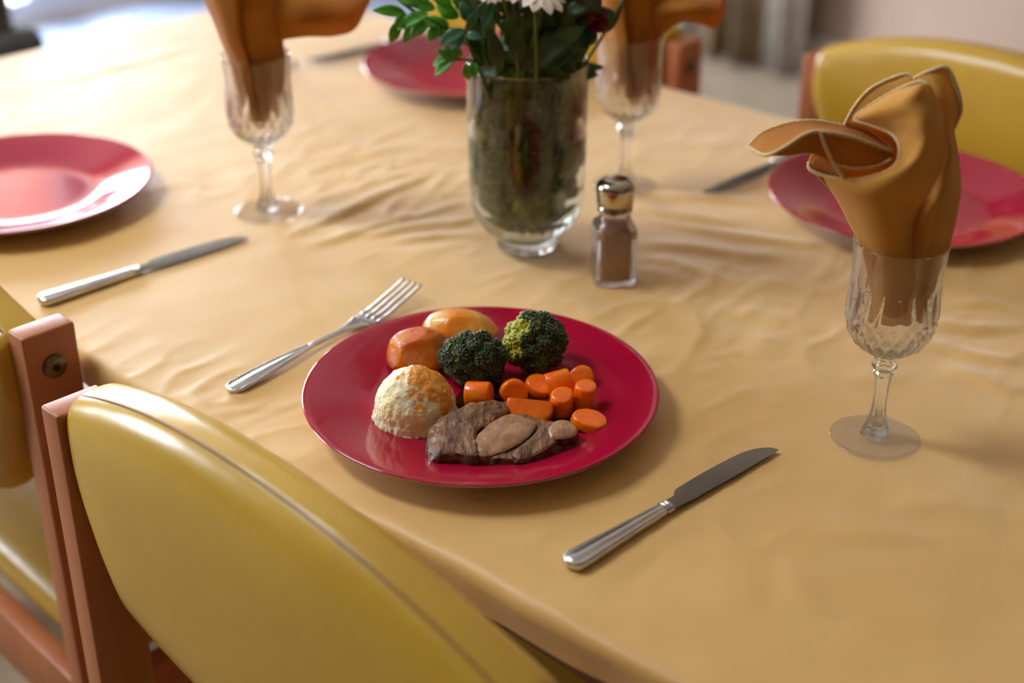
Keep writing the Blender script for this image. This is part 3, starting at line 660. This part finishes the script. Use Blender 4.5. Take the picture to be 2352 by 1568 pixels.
def leaf(mb, base, tip, width, nrm=None, curl=.1, n=10, fold=.12):
    base, tip = Vector(base), Vector(tip); ax = tip-base; L = ax.length; ax.normalize()
    nrm = Vector(nrm) if nrm is not None else Vector((0, -.5, 1)); side = ax.cross(nrm).normalized(); up = side.cross(ax).normalized()
    rows = []
    for i in range(n+1):
        t = i/n; w = width*.5*(math.sin(PI*t**.85)**.8 if 0 < t < 1 else 0)+.00008; c = base+ax*L*t + up*(math.sin(PI*t)*curl*L)
        rows.append([c-side*w+up*w*fold*2, c-side*w*.5+up*w*fold*.8, c, c+side*w*.5+up*w*fold*.8, c+side*w+up*w*fold*2])
    mb.grid(rows)
def vp(x, y, d=0): return upright(vz, d, x, y) - vz
rnd = random.Random(3)
def sprig(label, stempts, leaves, m, stem_m=M['stem'], group=None, name='leafy_sprig', w=.8):
    root = empty(name, vz, label, 'flower stem' if name != 'leafy_sprig' else 'sprig', group)
    MB().tube(spline(stempts, 24), .0013, 6).build('stem', stem_m, root)
    b = MB()
    for (bx, by, tx, ty, d, wd) in leaves:
        leaf(b, vp(bx, by, d), vp(tx, ty, d+rnd.uniform(-.006, .004)), wd*w, (rnd.uniform(-.4, .4), -.9, rnd.uniform(.3, .9)))
    b.build('leaves', m, root, solid=.0003); return root
s1 = sprig('bright green leafy sprig reaching left out of the vase', [vp(1180, 470, .01), vp(1150, 300, -.01), vp(1110, 150, -.03), (vp(1030, 70, -.04)), vp(950, 25, -.045), vp(890, -20, -.05)],
    [(932, 30, 854, 24, -.045, .012), (920, 45, 895, 98, -.045, .012), (940, 35, 905, 62, -.05, .014), (965, 35, 925, 100, -.04, .014), (985, 30, 912, 68, -.055, .015), (990, 45, 940, 88, -.05, .013), (1010, 55, 985, 96, -.04, .012), (1000, 20, 935, 8, -.04, .013),
     (1030, 60, 960, 50, -.035, .015), (1025, 70, 975, 80, -.03, .014), (1040, 20, 980, -20, -.04, .014), (960, 15, 900, -12, -.05, .013), (1055, 40, 1000, 10, -.035, .015), (1070, 30, 1030, -20, -.04, .014), (985, 5, 940, -30, -.04, .012), (1015, 35, 1022, 92, -.03, .013)], M['leaf'])
s2 = sprig('dull blue-green sprig in front, leaves drooping over the vase rim', [vp(1190, 450, -.01), vp(1150, 300, -.03), vp(1100, 160, -.052), vp(1070, 80, -.06), vp(1085, 20, -.06), vp(1100, -30, -.055)],
    [(1068, 68, 1008, 103, -.062, .014), (1072, 78, 1034, 112, -.064, .013), (1072, 82, 1108, 86, -.066, .011), (1072, 72, 1100, 16, -.063, .009), (1080, 50, 1058, 5, -.06, .013), (1092, 20, 1060, -30, -.06, .012), (1095, 40, 1120, 0, -.058, .012), (1110, 60, 1135, 10, -.055, .013), (1120, 90, 1122, 25, -.05, .014)], M['leaf_blue'])
s3 = sprig('small green sprig hanging low at the left of the vase rim', [vp(1180, 420, 0), vp(1140, 260, -.03), vp(1095, 150, -.055), vp(1060, 138, -.06), vp(1020, 128, -.062)],
    [(1052, 138, 1002, 114, -.06, .011), (1042, 138, 998, 174, -.062, .012), (1030, 132, 994, 152, -.06, .009), (1070, 145, 1078, 186, -.058, .010), (1088, 140, 1092, 182, -.056, .011), (1060, 130, 1040, 100, -.058, .010), (1045, 134, 1020, 106, -.055, .010)], M['leaf'])
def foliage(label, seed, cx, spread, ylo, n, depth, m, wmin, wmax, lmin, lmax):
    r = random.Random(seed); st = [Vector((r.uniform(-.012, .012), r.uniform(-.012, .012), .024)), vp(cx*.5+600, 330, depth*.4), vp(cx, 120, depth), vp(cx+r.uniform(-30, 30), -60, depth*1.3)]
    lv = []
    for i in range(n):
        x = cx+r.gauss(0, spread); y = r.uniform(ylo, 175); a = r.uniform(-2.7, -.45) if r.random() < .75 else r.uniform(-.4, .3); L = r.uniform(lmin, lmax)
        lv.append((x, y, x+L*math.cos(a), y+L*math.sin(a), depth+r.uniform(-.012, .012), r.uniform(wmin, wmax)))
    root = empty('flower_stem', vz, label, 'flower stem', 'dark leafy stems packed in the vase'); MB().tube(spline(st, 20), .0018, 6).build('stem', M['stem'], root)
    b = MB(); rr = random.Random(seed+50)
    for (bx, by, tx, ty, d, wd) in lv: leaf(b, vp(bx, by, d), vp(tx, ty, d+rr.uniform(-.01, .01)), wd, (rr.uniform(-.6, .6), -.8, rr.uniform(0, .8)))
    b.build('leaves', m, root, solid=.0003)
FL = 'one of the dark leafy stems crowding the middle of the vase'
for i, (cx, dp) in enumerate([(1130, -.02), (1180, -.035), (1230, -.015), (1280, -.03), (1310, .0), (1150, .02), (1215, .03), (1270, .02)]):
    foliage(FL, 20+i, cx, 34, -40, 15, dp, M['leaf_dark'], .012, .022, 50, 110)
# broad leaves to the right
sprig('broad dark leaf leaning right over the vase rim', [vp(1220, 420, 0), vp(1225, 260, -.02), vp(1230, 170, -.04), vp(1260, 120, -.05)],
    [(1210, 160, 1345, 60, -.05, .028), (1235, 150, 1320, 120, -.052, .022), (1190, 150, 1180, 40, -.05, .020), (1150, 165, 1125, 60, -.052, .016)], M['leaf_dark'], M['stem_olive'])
s4 = sprig('thin dark stem leaning right beside the red flower', [vp(1240, 430, .0), vp(1290, 250, -.01), vp(1335, 160, -.015), vp(1380, 90, -.02), vp(1440, -15, -.03)],
    [(1325, 165, 1336, 118, -.015, .008), (1395, 75, 1430, 10, -.02, .007), (1318, 185, 1345, 215, -.012, .008)], M['leaf_dark'])
# stems seen above the rim
for i, (x0, x1, yt, d) in enumerate([(1232, 1228, -30, -.058), (1190, 1150, -30, -.05), (1205, 1262, -40, -.045)]):
    o = MB().tube(spline([Vector((.006*i-.008, -.004*i, .024)), vp(x0-10, 330, -.01), vp(x0, 160, d), vp(x1, yt, d)], 24), .0016, 8).build('flower_stem', M['stem_olive'])
    o.location = vz; tag(o, 'bare olive stem rising upright through the leaves', 'flower stem', 'bare olive stems in the vase')
# daisies
def daisy(c, r, nrm, label, npet=10):
    root = empty('daisy', vz, label, 'flower'); nrm = Vector(nrm).normalized(); a = nrm.cross(Vector((0, 1, .2))).normalized(); b_ = nrm.cross(a)
    mb = MB()
    for k in range(npet):
        t = 2*PI*k/npet+.1*math.sin(k*3); d = a*math.cos(t)+b_*math.sin(t); leaf(mb, c+d*r*.25, c+d*r*(1+.08*math.sin(k*5))-nrm*r*.3, r*.55, nrm, .06, 8, .05)
    mb.build('petals', M['petal'], root, solid=.0003)
    mb = MB().ico(c+nrm*.001, (r*.3, r*.3, r*.16), 2); mb.build('eye', M['daisy_eye'], root)
    mb = MB(); mb.tube([c-nrm*.002, c-nrm*.02, vp(1215, 150, -.04)], .0012, 6); mb.build('stem', M['stem_olive'], root); return root
daisy(vp(1245, -12, -.055), .021, (.1, -.25, 1), 'white daisy drooping at the top of the bouquet, above the vase middle')
daisy(vp(1190, -18, -.045), .014, (0, -.2, 1), 'smaller white daisy left of the drooping one')
daisy(vp(1128, -10, -.05), .010, (-.1, -.2, 1), 'tiny white flower at the upper left of the bouquet')
# carnation
root = empty('carnation', vz, 'dark red flower at the right side of the bouquet', 'flower'); mb = MB(); rr = random.Random(5)
cc = vp(1372, 50, -.02)
for k in range(26):
    d = Vector((rr.uniform(-1, 1), rr.uniform(-.8, .3), rr.uniform(-1, 1))).normalized(); leaf(mb, cc, cc+d*rr.uniform(.009, .0135), .011, Vector((rr.uniform(-1, 1), rr.uniform(-1, 1), rr.uniform(-1, 1))), .15, 6)
mb.build('petals', M['red_petal'], root, solid=.0003)
MB().tube([cc, vp(1365, 80, -.018), vp(1340, 130, -.012), vp(1300, 200, -.006)], .0012, 6).build('stem', M['stem'], root)
# submerged foliage
for i in range(52):
    r = random.Random(100+i); a0 = r.uniform(0, 2*PI); q = r.uniform(.004, .016); a1 = a0+r.uniform(-.7, .7); R1 = r.uniform(.010, .044)
    st = [Vector((q*math.cos(a0), q*math.sin(a0), .026)), Vector((R1*.7*math.cos(a1), R1*.7*math.sin(a1), .08)), Vector((R1*math.cos(a1), R1*math.sin(a1), r.uniform(.13, .185)))]
    root = empty('submerged_stem', vz, 'cut green stem with soaked leaves standing inside the vase', 'flower stem', 'green stems standing in the vase water')
    MB().tube(spline(st, 16), r.uniform(.0014, .0026), 6).build('stem', M['stem_olive'] if i % 3 else M['stem'], root)
    mb = MB()
    for k in range(12):
        t = r.uniform(.03, .98); p = spline(st, 40)[int(t*39)]; an = a1+r.uniform(-1.6, 1.6); L = r.uniform(.018, .040)
        q2 = p+Vector((math.cos(an)*L*.6, math.sin(an)*L*.6, L*r.uniform(.1, .9)))
        rmax = .047 if q2.z > .05 else .026+.021*max(0, (q2.z-.022)/.028)
        h = math.hypot(q2.x, q2.y)
        if h > rmax: q2.x *= rmax/h; q2.y *= rmax/h
        h = math.hypot(p.x, p.y)
        leaf(mb, p, q2, r.uniform(.011, .021), (math.cos(an), math.sin(an), r.uniform(-.4, .4)), .05, 6)
    mb.build('leaves', M['leaf_dark'] if i % 5 == 1 else M['leaf_soak'], root, solid=.0003)

# ------------------------------------------------------------------ pepper shaker
sh = empty('pepper_shaker', P(*SALT, 0), 'small square glass pepper shaker with a domed chrome lid', 'pepper shaker', rz=math.radians(6))
def sqsec(h, z, rc, n=8):
    out = []
    for q in range(4):
        cx, cy = ((1, 1), (-1, 1), (-1, -1), (1, -1))[q]
        for k in range(n+1):
            a = PI/2*q+PI/2*k/n; out.append((cx*(h-rc)+rc*math.cos(a), cy*(h-rc)+rc*math.sin(a), z))
    return out
hw = .0178
outer = [sqsec(hw-.001, .0004, .004), sqsec(hw, .0016, .005), sqsec(hw, .05, .005), sqsec(hw-.001, .054, .006), sqsec(hw-.0035, .0575, .009), sqsec(.0132, .0605, .0128), sqsec(.0130, .070, .0128)]
inner = [sqsec(.0118, .0695, .0116), sqsec(.0120, .061, .0116), sqsec(hw-.0060, .0565, .008), sqsec(hw-.0035, .052, .0045), sqsec(hw-.0030, .006, .0042), sqsec(hw-.004, .005, .004)]
mb = MB().grid(outer+inner, True); n = len(outer[0]); mb.f.append(tuple(reversed(range(n)))); mb.f.append(tuple((len(outer)+len(inner)-1)*n+k for k in range(n))); mb.build('shaker_body', M['clear_glass'], sh, angle=50)
lid = [(.0146, .0660), (.0152, .0662), (.0152, .0700), (.0146, .0708), (.0144, .0722), (.0160, .0732), (.0162, .0790), (.0166, .0815), (.0170, .0850), (.0168, .0885), (.0158, .0912), (.0135, .0936), (.009, .0950), (.0005, .0955)]
MB().lathe(lid, 64).build('lid', M['salt_lid'], sh, angle=60)
hb = MB()
for k in range(7):
    a = 2*PI*k/6; r_ = 0 if k == 6 else .0065; hb.lathe([(.0007, .0945), (.0007, .0957 if k == 6 else .0955)], 10, c=(r_*math.cos(a), r_*math.sin(a)))
hb.build('pouring_holes', M['gravy'], sh)
secs = [sqsec(hw-.0036, .0055, .004), sqsec(hw-.0034, .007, .0042), sqsec(hw-.0034, .0495, .0045), sqsec(hw-.006, .0512, .005)]
mb = MB().grid(secs, True); mb.f.append(tuple(reversed(range(n)))); mb.f.append(tuple(3*n+k for k in range(n)))
pp = mb.build('ground_pepper', M['pepper']); pp.location = P(*SALT, 0); pp.rotation_euler = (0, 0, math.radians(6)); tag(pp, 'tan ground pepper filling the glass shaker', 'pepper', kind='stuff')

# ------------------------------------------------------------------ dining chairs
def make_chair():
    root = empty('dining_chair', (0, 0, 0)); yo, yi, hp = .247, .223, T+.035
    for s_ in (-1, 1):
        y0, y1 = sorted((s_*yi, s_*yo))
        p = MB().box((0, y0, 0), (.045, y1, hp), .0022, 3).build('rear_post', M['wood'], root, angle=40)
        b = MB(); o = len(b.v); prof = [(.0005, .0045), (.0075, .0042), (.0095, .0030), (.0100, .0000)]
        t = MB().lathe([(r, z) for r, z in reversed(prof)], 32); b.add([(x, z*s_, y) for x, y, z in t.v], t.f)
        b.v = [(x+.0225, y+s_*yo, z+T+.004) for x, y, z in b.v]; bo = b.build('bolt', M['bolt'], p)
        hx = MB().lathe([(.0036, .0035), (.0036, .0049)], 6); d = MB().add([(x+.0225, s_*(yo+z), y+T+.004) for x, y, z in hx.v], hx.f); d.build('bolt_socket', M['gravy'], p, smooth=False)
        MB().box((.42, y0, 0), (.462, y1, .44), .002, 2).build('front_leg', M['wood'], root, angle=40)
        MB().box((.045, y0, .36), (.42, y1, .42), .002).build('side_rail', M['wood'], root, angle=40)
    MB().box((.008, -yi, .35), (.03, yi, .415), .002).build('rear_rail', M['wood'], root, angle=40)
    MB().box((.432, -yi, .36), (.454, yi, .42), .002).build('front_rail', M['wood'], root, angle=40)
    # seat pad
    rows = []
    for i in range(33):
        t = i/32; a = PI*(t-.5); 
        sy = math.copysign(abs(math.sin(a))**.5, math.sin(a)); y = sy*.221; ck = abs(math.cos(a))**.30
        r = []
        for k in range(40):
            an = 2*PI*k/40; c, s_ = math.cos(an), math.sin(an)
            x = .235+(.205*(.90+.10*ck))*math.copysign(abs(c)**.35, c); z = .440+(.028+.006*(1-sy*sy))*ck*math.copysign(abs(s_)**.7, s_)
            r.append((x, y, z))
        rows.append(r)
    b = MB().grid(rows, True); b.f.append(tuple(range(40))); b.f.append(tuple(32*40+k for k in range(40))); b.build('seat_pad', M['vinyl'], root)
    # backrest pad: arched top, rounded bottom, fat rounded section
    def topz(q): return T+.048+.041*(1-abs(q)**2.2)
    def botz(q): return T-.138+.03*q*q+(.090*((abs(q)-.76)/.24)**1.4 if abs(q) > .76 else 0)
    rows = []; N = 72; KS = 44; ends = []
    for i in range(N+1):
        a = PI*(i/N-.5); q = math.copysign(abs(math.sin(a))**.42, math.sin(a)) if abs(math.sin(a)) > 1e-9 else 0
        y = q*.2225; ck = max(0, 1-abs(q)**9)**.5; ck = .72+.28*ck if abs(q) < .9999 else .72
        zt, zb = topz(q), botz(q); zm = (zt+zb)/2; hh = (zt-zb)/2*(1 if abs(q) < .97 else 1-.10*((abs(q)-.97)/.03)**2)
        xm = .024 + .006*q*q; r = []
        th = .031*ck
        for k in range(KS):
            an = 2*PI*k/KS; c, s_ = math.cos(an), math.sin(an)
            r.append((xm+th*math.copysign(abs(c)**.75, c), y, zm+hh*math.copysign(abs(s_)**.55, s_)))
        rows.append(r)
    b = MB().grid(rows, True); b.f.append(tuple(range(KS))); b.f.append(tuple(N*KS+k for k in range(KS)))
    bp = b.build('backrest_pad', M['vinyl'], root)
    pts = [((.012+.006*(q*q)), q*.2215, topz(q)-.0018-(.012 if abs(q) > .99 else 0)) for q in [x/30 for x in range(-30, 31)]]
    MB().tube(pts, .0011, 6).build('seam', M['seam'], bp)
    return root
ch = make_chair()
ch.location = P(.385, .634, -T); ch.rotation_euler = (0, 0, A44); tag(ch, 'wooden chair with yellow vinyl back nearest in front, before the filled plate', 'chair')
CH = [((.423, 1.227), 0, 'yellow vinyl chair at the left, its bolt-fixed post beside the front chair'),
      ((1.497, .753), PI, 'yellow chair facing across the table behind the tall napkin and plate'),
      ((1.417, 1.372), PI, 'chair mostly hidden behind the flower vase and back goblet')]
for (uv, rot, lab) in CH:
    c = copy_tree(ch); c.location = P(*uv, -T); c.rotation_euler = (0, 0, A44+rot); tag(c, lab, 'chair')
    if rot == 0:
        for q in c.children:
            if q.name.startswith('backrest_pad'): q.location = (-.018, 0, -.020)      # this pad sits lower between its posts
for o in bpy.data.objects:
    if o.name.startswith('dining_chair'): o['group'] = 'yellow vinyl dining chairs round the table'

# ------------------------------------------------------------------ the meal
def nz(p, s, o=0): return noise.noise(Vector(p)*s+Vector((o, o*1.3, o*.7)))
def clip_planes(q, planes):
    for n_, d in planes:
        n_ = Vector(n_).normalized(); e = q.dot(n_)-d
        if e > 0: q = q - n_*e*.80
    return q
PZ = .0063
def put(name, c, label, cat, group=None): return empty(name, c, label, cat, group)
# roast potatoes
c = px(946, 850, PZ); pt = MB()
def f1(p, q):
    q = q*(1+.07*nz(p, 1.6, 3)+.02*nz(p, 6, 1)); q = Matrix.Rotation(.3, 3, 'Z') @ q
    return clip_planes(q, [((-.2, -.1, 1), .0165), ((-.9, -.5, .3), .0205), ((.2, -1, .35), .0160), ((0, 0, -1), .0150), ((.8, -.5, .6), .0195)])
pt.ico((0, 0, .0150), (.0265, .0195, .0190), 5, f1); o = pt.build('roast_potato', M['potato']); o.location = c+Vector((.006, .004, 0)); tag(o, 'glossy brown roast potato at the left behind the mash', 'potato', 'roast potatoes on the plate')
c = px(1055, 788, PZ); pt = MB()
def f2(p, q):
    q = q*(1+.06*nz(p, 1.5, 8)+.015*nz(p, 6, 4)); q = Matrix.Rotation(-.12, 3, 'Z') @ q
    return clip_planes(q, [((.1, -.75, .65), .0150), ((0, 0, -1), .0130), ((.7, -.1, .7), .0215)])
pt.ico((0, 0, .0130), (.0305, .0180, .0160), 5, f2); o = pt.build('roast_potato', M['potato_pale']); o.location = c; tag(o, 'pale golden roast potato behind the smaller broccoli floret', 'potato', 'roast potatoes on the plate')
# mashed potato scoop
c = px(955, 957, PZ); 
def f3(p, q):
    k = 1+.035*nz(p, 2.2, 5)+.030*nz(p, 7, 2)+.012*nz(p, 18, 2)
    if p.z < .12: k *= 1+.10*(.12-p.z)*(1+.8*nz(p, 6, 9))
    q = q*k; q.x *= 1+.22*p.z*max(0, 1-p.z)*2; q.y *= 1+.22*p.z*max(0, 1-p.z)*2
    if q.z < -.0005: q.z = -.0005
    # ragged lip round the bottom
    if q.z < .007: e = (.007-q.z)/.007; q.x *= 1+.10*e*(1+nz(p, 9, 3)); q.y *= 1+.10*e*(1+nz(p, 9, 3))
    return q
o = MB().ico((0, 0, 0), (.0285, .0275, .0405), 6, f3).build('mashed_potato', M['mash']); o.location = c
tag(o, 'creamy scoop of mashed potato glazed with gravy on top', 'mashed potato')
# broccoli
def broccoli(label, c, R, lumps, m, pale=None, seed=1, nb=1500):
    root = put('broccoli_floret', c, label, 'broccoli', 'broccoli florets on the plate'); r = random.Random(seed)
    st = MB(); st.tube([(R[0]*.1, -R[1]*.2, .001), (0, 0, R[2]*.5), (0, 0, R[2]*1.0)], [.008, .009, .014], 12)
    core = MB(); bud = MB(); palemb = MB(); L = []
    for i in range(lumps):
        t = i/(lumps-1); ph = i*2.39996; zz = 1-1.7*t; rr = math.sqrt(max(0, 1-zz*zz)); L.append((Vector((rr*math.cos(ph)*R[0]*.70, rr*math.sin(ph)*R[1]*.70, R[2]*.98+zz*R[2]*.70)), r.uniform(.26, .40)*min(R)))
    for p, s_ in L: core.ico(p, s_*.94, 3)
    per = nb//lumps
    for p, s_ in L:
        for j in range(per):
            zz = 1-2*(j+.5)/per; rr = math.sqrt(1-zz*zz); ph = j*2.39996+p.x*900; d = (Vector((rr*math.cos(ph), rr*math.sin(ph), zz))+Vector((r.uniform(-.12, .12), r.uniform(-.12, .12), r.uniform(-.12, .12)))).normalized(); q = p+d*s_*(1+r.uniform(-.06, .12))
            if any((q-p2).length < s2*.93 for p2, s2 in L if p2 is not p) or q.z < .001: continue
            tgt = bud
            if pale and (q-Vector((0, 0, R[2]))).normalized().dot(Vector(pale).normalized()) > .62+.25*nz(q, 160, 1): tgt = palemb
            tgt.ico(q, r.uniform(.0006, .0014)*(1.15 if tgt is palemb else 1), 1)
    st.build('stalk', M['stalk'], root); core.build('crown', M['leaf_dark'], root); bud.build('buds', m, root)
    if palemb.v: palemb.build('yellow_buds', M['broccoli_pale'], root)
broccoli('dark green broccoli floret in the middle of the plate', px(1088, 873, PZ), (.0280, .0225, .0200), 30, M['broccoli'], None, 3, 6600)
broccoli('taller broccoli floret with a yellowish side at the back of the plate', px(1228, 850, PZ), (.0250, .0225, .0245), 30, M['broccoli'], (-1, -.1, .35), 8, 6600)
# carrots
def carrot(x, y, z, r, h, rot, label, taper=.95, half=False, seed=0):
    c = px(x, y, PZ+z); mb = MB(); n = 40; bev = min(.0016, h*.25)
    prof = [(.0003, -h/2), (r*.6, -h/2), (r-bev, -h/2), (r-bev*.3, -h/2+bev*.3), (r, -h/2+bev), (r*(1+taper)/2, 0), (r*taper, h/2-bev), (r*taper-bev*.3, h/2-bev*.3), (r*taper-bev, h/2), (r*.55, h/2), (.0003, h/2)]
    mb.lathe(prof, n, lambda rr, zz, a, i: rr*(1+.05*math.sin(2*a+seed)+.03*math.sin(3*a+seed*2)))
    if half: mb.v = [(p[0], min(p[1], r*.18), p[2]) for p in mb.v]
    o = mb.build('carrot_piece', M['carrot'], angle=50); o.location = c; o.rotation_euler = rot; tag(o, label, 'carrot', 'boiled carrot pieces on the plate')
carrot(1100, 906, .0095, .0105, .0190, (1.45, .25, 1.35), 'chunky carrot piece next to the middle broccoli, glossy top', seed=1)
carrot(1181, 900, .0085, .0105, .0070, (1.15, 0, .15), 'round carrot slice standing on edge against the broccoli', seed=2)
carrot(1240, 886, .0060, .0110, .0070, (.35, .1, .3), 'carrot disc lying in gravy behind the others', seed=3)
carrot(1284, 884, .0110, .0115, .0190, (1.35, .15, 1.75), 'carrot chunk with a notched top, highest of the pile', seed=4)
carrot(1334, 872, .0075, .0110, .0090, (.9, .2, -.3), 'rounded carrot slice at the back right of the pile', seed=5)
carrot(1342, 910, .0110, .0080, .0210, (.12, .10, .2), 'upright carrot stick at the right of the pile', taper=1.05, seed=6)
carrot(1290, 924, .0105, .0100, .0180, (.25, -.15, .7), 'carrot chunk leaning in the centre of the pile', taper=.85, seed=7)
carrot(1218, 931, .0115, .0172, .0120, (.80, .05, -.10), 'long half-slice of carrot in front, lying on the meat', half=True, seed=8)
carrot(1354, 967, .0065, .0130, .0075, (.10, .16, .3), 'flat round carrot slice nearest the right, beside the meat', seed=9)
# gravy and meat
def slab(name, outline, z0s, thick, dome, m, m_edge, label, cat, group, seed=0, rough=.0006, rs=140, n=120, drop=None):
    """a lump with a hand-drawn outline: outline points are (x, y) spots, z0s their heights above the plate"""
    lift = .0035 if m_edge else 0
    pts = [px(x, y, PZ+z+lift) for (x, y), z in zip(outline, z0s)]; cen = sum(pts, Vector())/len(pts)
    lp = [p-cen for p in loop_spline(pts, n)]
    root = empty(name, cen, label, cat, group); K = 14; rows = []
    for k in range(K+1):
        t = (k+.02)/(K+.02); row = []
        for p in lp:
            q = p*t; d = dome*(1-t**2.2) - (.0012*((t-.85)/.15)**2 if t > .85 else 0)
            w = Vector((q.x, q.y, 0)); d += rough*(noise.noise(w*rs+Vector((seed, 2, 1)))+.5*noise.noise(w*rs*2.5+Vector((1, seed, 1)))+1.4*(1-abs(noise.noise(Vector((w.x*rs*.35, w.y*rs*1.2, seed)))))**3-.5)
            row.append(q+Vector((0, 0, d)))
        rows.append(row)
    b = MB().grid(rows, True); b.f.append(tuple(range(n))); b.build('sliced_face', m, root)
    if m_edge:
        last = rows[-1]; er = [last]
        for j, (ox, dz) in enumerate([(1.010, -.10), (1.035, -.35), (1.06, -.7), (1.05, -1.1), (1.0, -1.5)]):
            row = []
            for i, p in enumerate(last):
                wb = 1+(ox-1)*(1+1.5*noise.noise(Vector((p.x*220, p.y*220, j*.7+seed))))
                row.append(Vector((p.x*wb, p.y*wb, max(p.z+dz*thick+.0006*noise.noise(Vector((p.x*300, p.y*300, j))), -cen.z+T+.0058))))
            er.append(row)
        b = MB().grid(er, True); b.f.append(tuple(5*n+i for i in range(n))); b.build('browned_edge', m_edge, root)
    return root
gr = slab('gravy', [(1050, 900), (1110, 868), (1200, 880), (1262, 872), (1330, 862), (1385, 890), (1392, 935), (1370, 985), (1320, 1020), (1220, 1048), (1120, 1045), (1060, 1010), (1030, 950)], [.0006]*13, .001, .0016, M['gravy'], None, 'dark brown gravy pooled under the carrots and meat', 'gravy', None, 2, .0002, 60)
gr['kind'] = 'stuff'
MG = 'roast meat slices on the plate'
slab('meat_slice', [(985, 985), (1005, 962), (1045, 940), (1080, 925), (1130, 918), (1168, 924), (1160, 950), (1130, 970), (1100, 985), (1092, 1010), (1098, 1040), (1072, 1042), (1040, 1038), (1000, 1044), (984, 1022)], [.008, .011, .014, .015, .014, .011, .011, .012, .012, .011, .009, .008, .008, .007, .007], .007, .0035, M['meat'], M['crust'], 'dark ragged slice of roast meat against the mashed potato', 'meat', MG, 1, .0014, 150)
slab('meat_slice', [(1100, 998), (1125, 970), (1165, 952), (1200, 948), (1262, 962), (1300, 968), (1322, 985), (1322, 1000), (1290, 1018), (1240, 1036), (1200, 1048), (1150, 1050), (1120, 1042)], [.004, .005, .006, .006, .007, .008, .008, .008, .007, .006, .006, .006, .006], .008, .0018, M['meat'], M['crust'], 'broad browned slice of roast meat underneath at the front right', 'meat', MG, 5, .0007, 120)
slab('meat_slice', [(1088, 1022), (1092, 1002), (1115, 978), (1150, 955), (1180, 948), (1222, 962), (1230, 974), (1215, 998), (1185, 1020), (1150, 1036), (1115, 1044), (1096, 1040)], [.0095, .011, .012, .0125, .0125, .013, .0125, .0115, .010, .0085, .0075, .008], .0055, .0022, M['meat_pale'], M['crust'], 'pale smooth slice of roast meat in the middle of the front', 'meat', MG, 3, .0004, 160)
slab('meat_slice', [(1178, 1040), (1196, 1022), (1222, 1000), (1240, 980), (1262, 970), (1290, 966), (1305, 990), (1280, 1010), (1250, 1032), (1220, 1046), (1190, 1052)], [.0085, .0095, .0105, .011, .012, .012, .011, .010, .0085, .007, .007], .006, .0012, M['meat'], M['crust'], 'narrow brown slice of roast meat leaning on the pale one', 'meat', MG, 7, .0005, 140)
slab('meat_slice', [(1260, 982), (1270, 970), (1290, 962), (1312, 968), (1326, 982), (1322, 996), (1300, 1004), (1270, 1005), (1262, 996)], [.013, .0135, .0135, .0125, .0115, .011, .0115, .012, .0125], .004, .0014, M['meat_pale'], M['crust'], 'small oval end slice of meat beside the flat carrot slice', 'meat', MG, 9, .0003, 200)
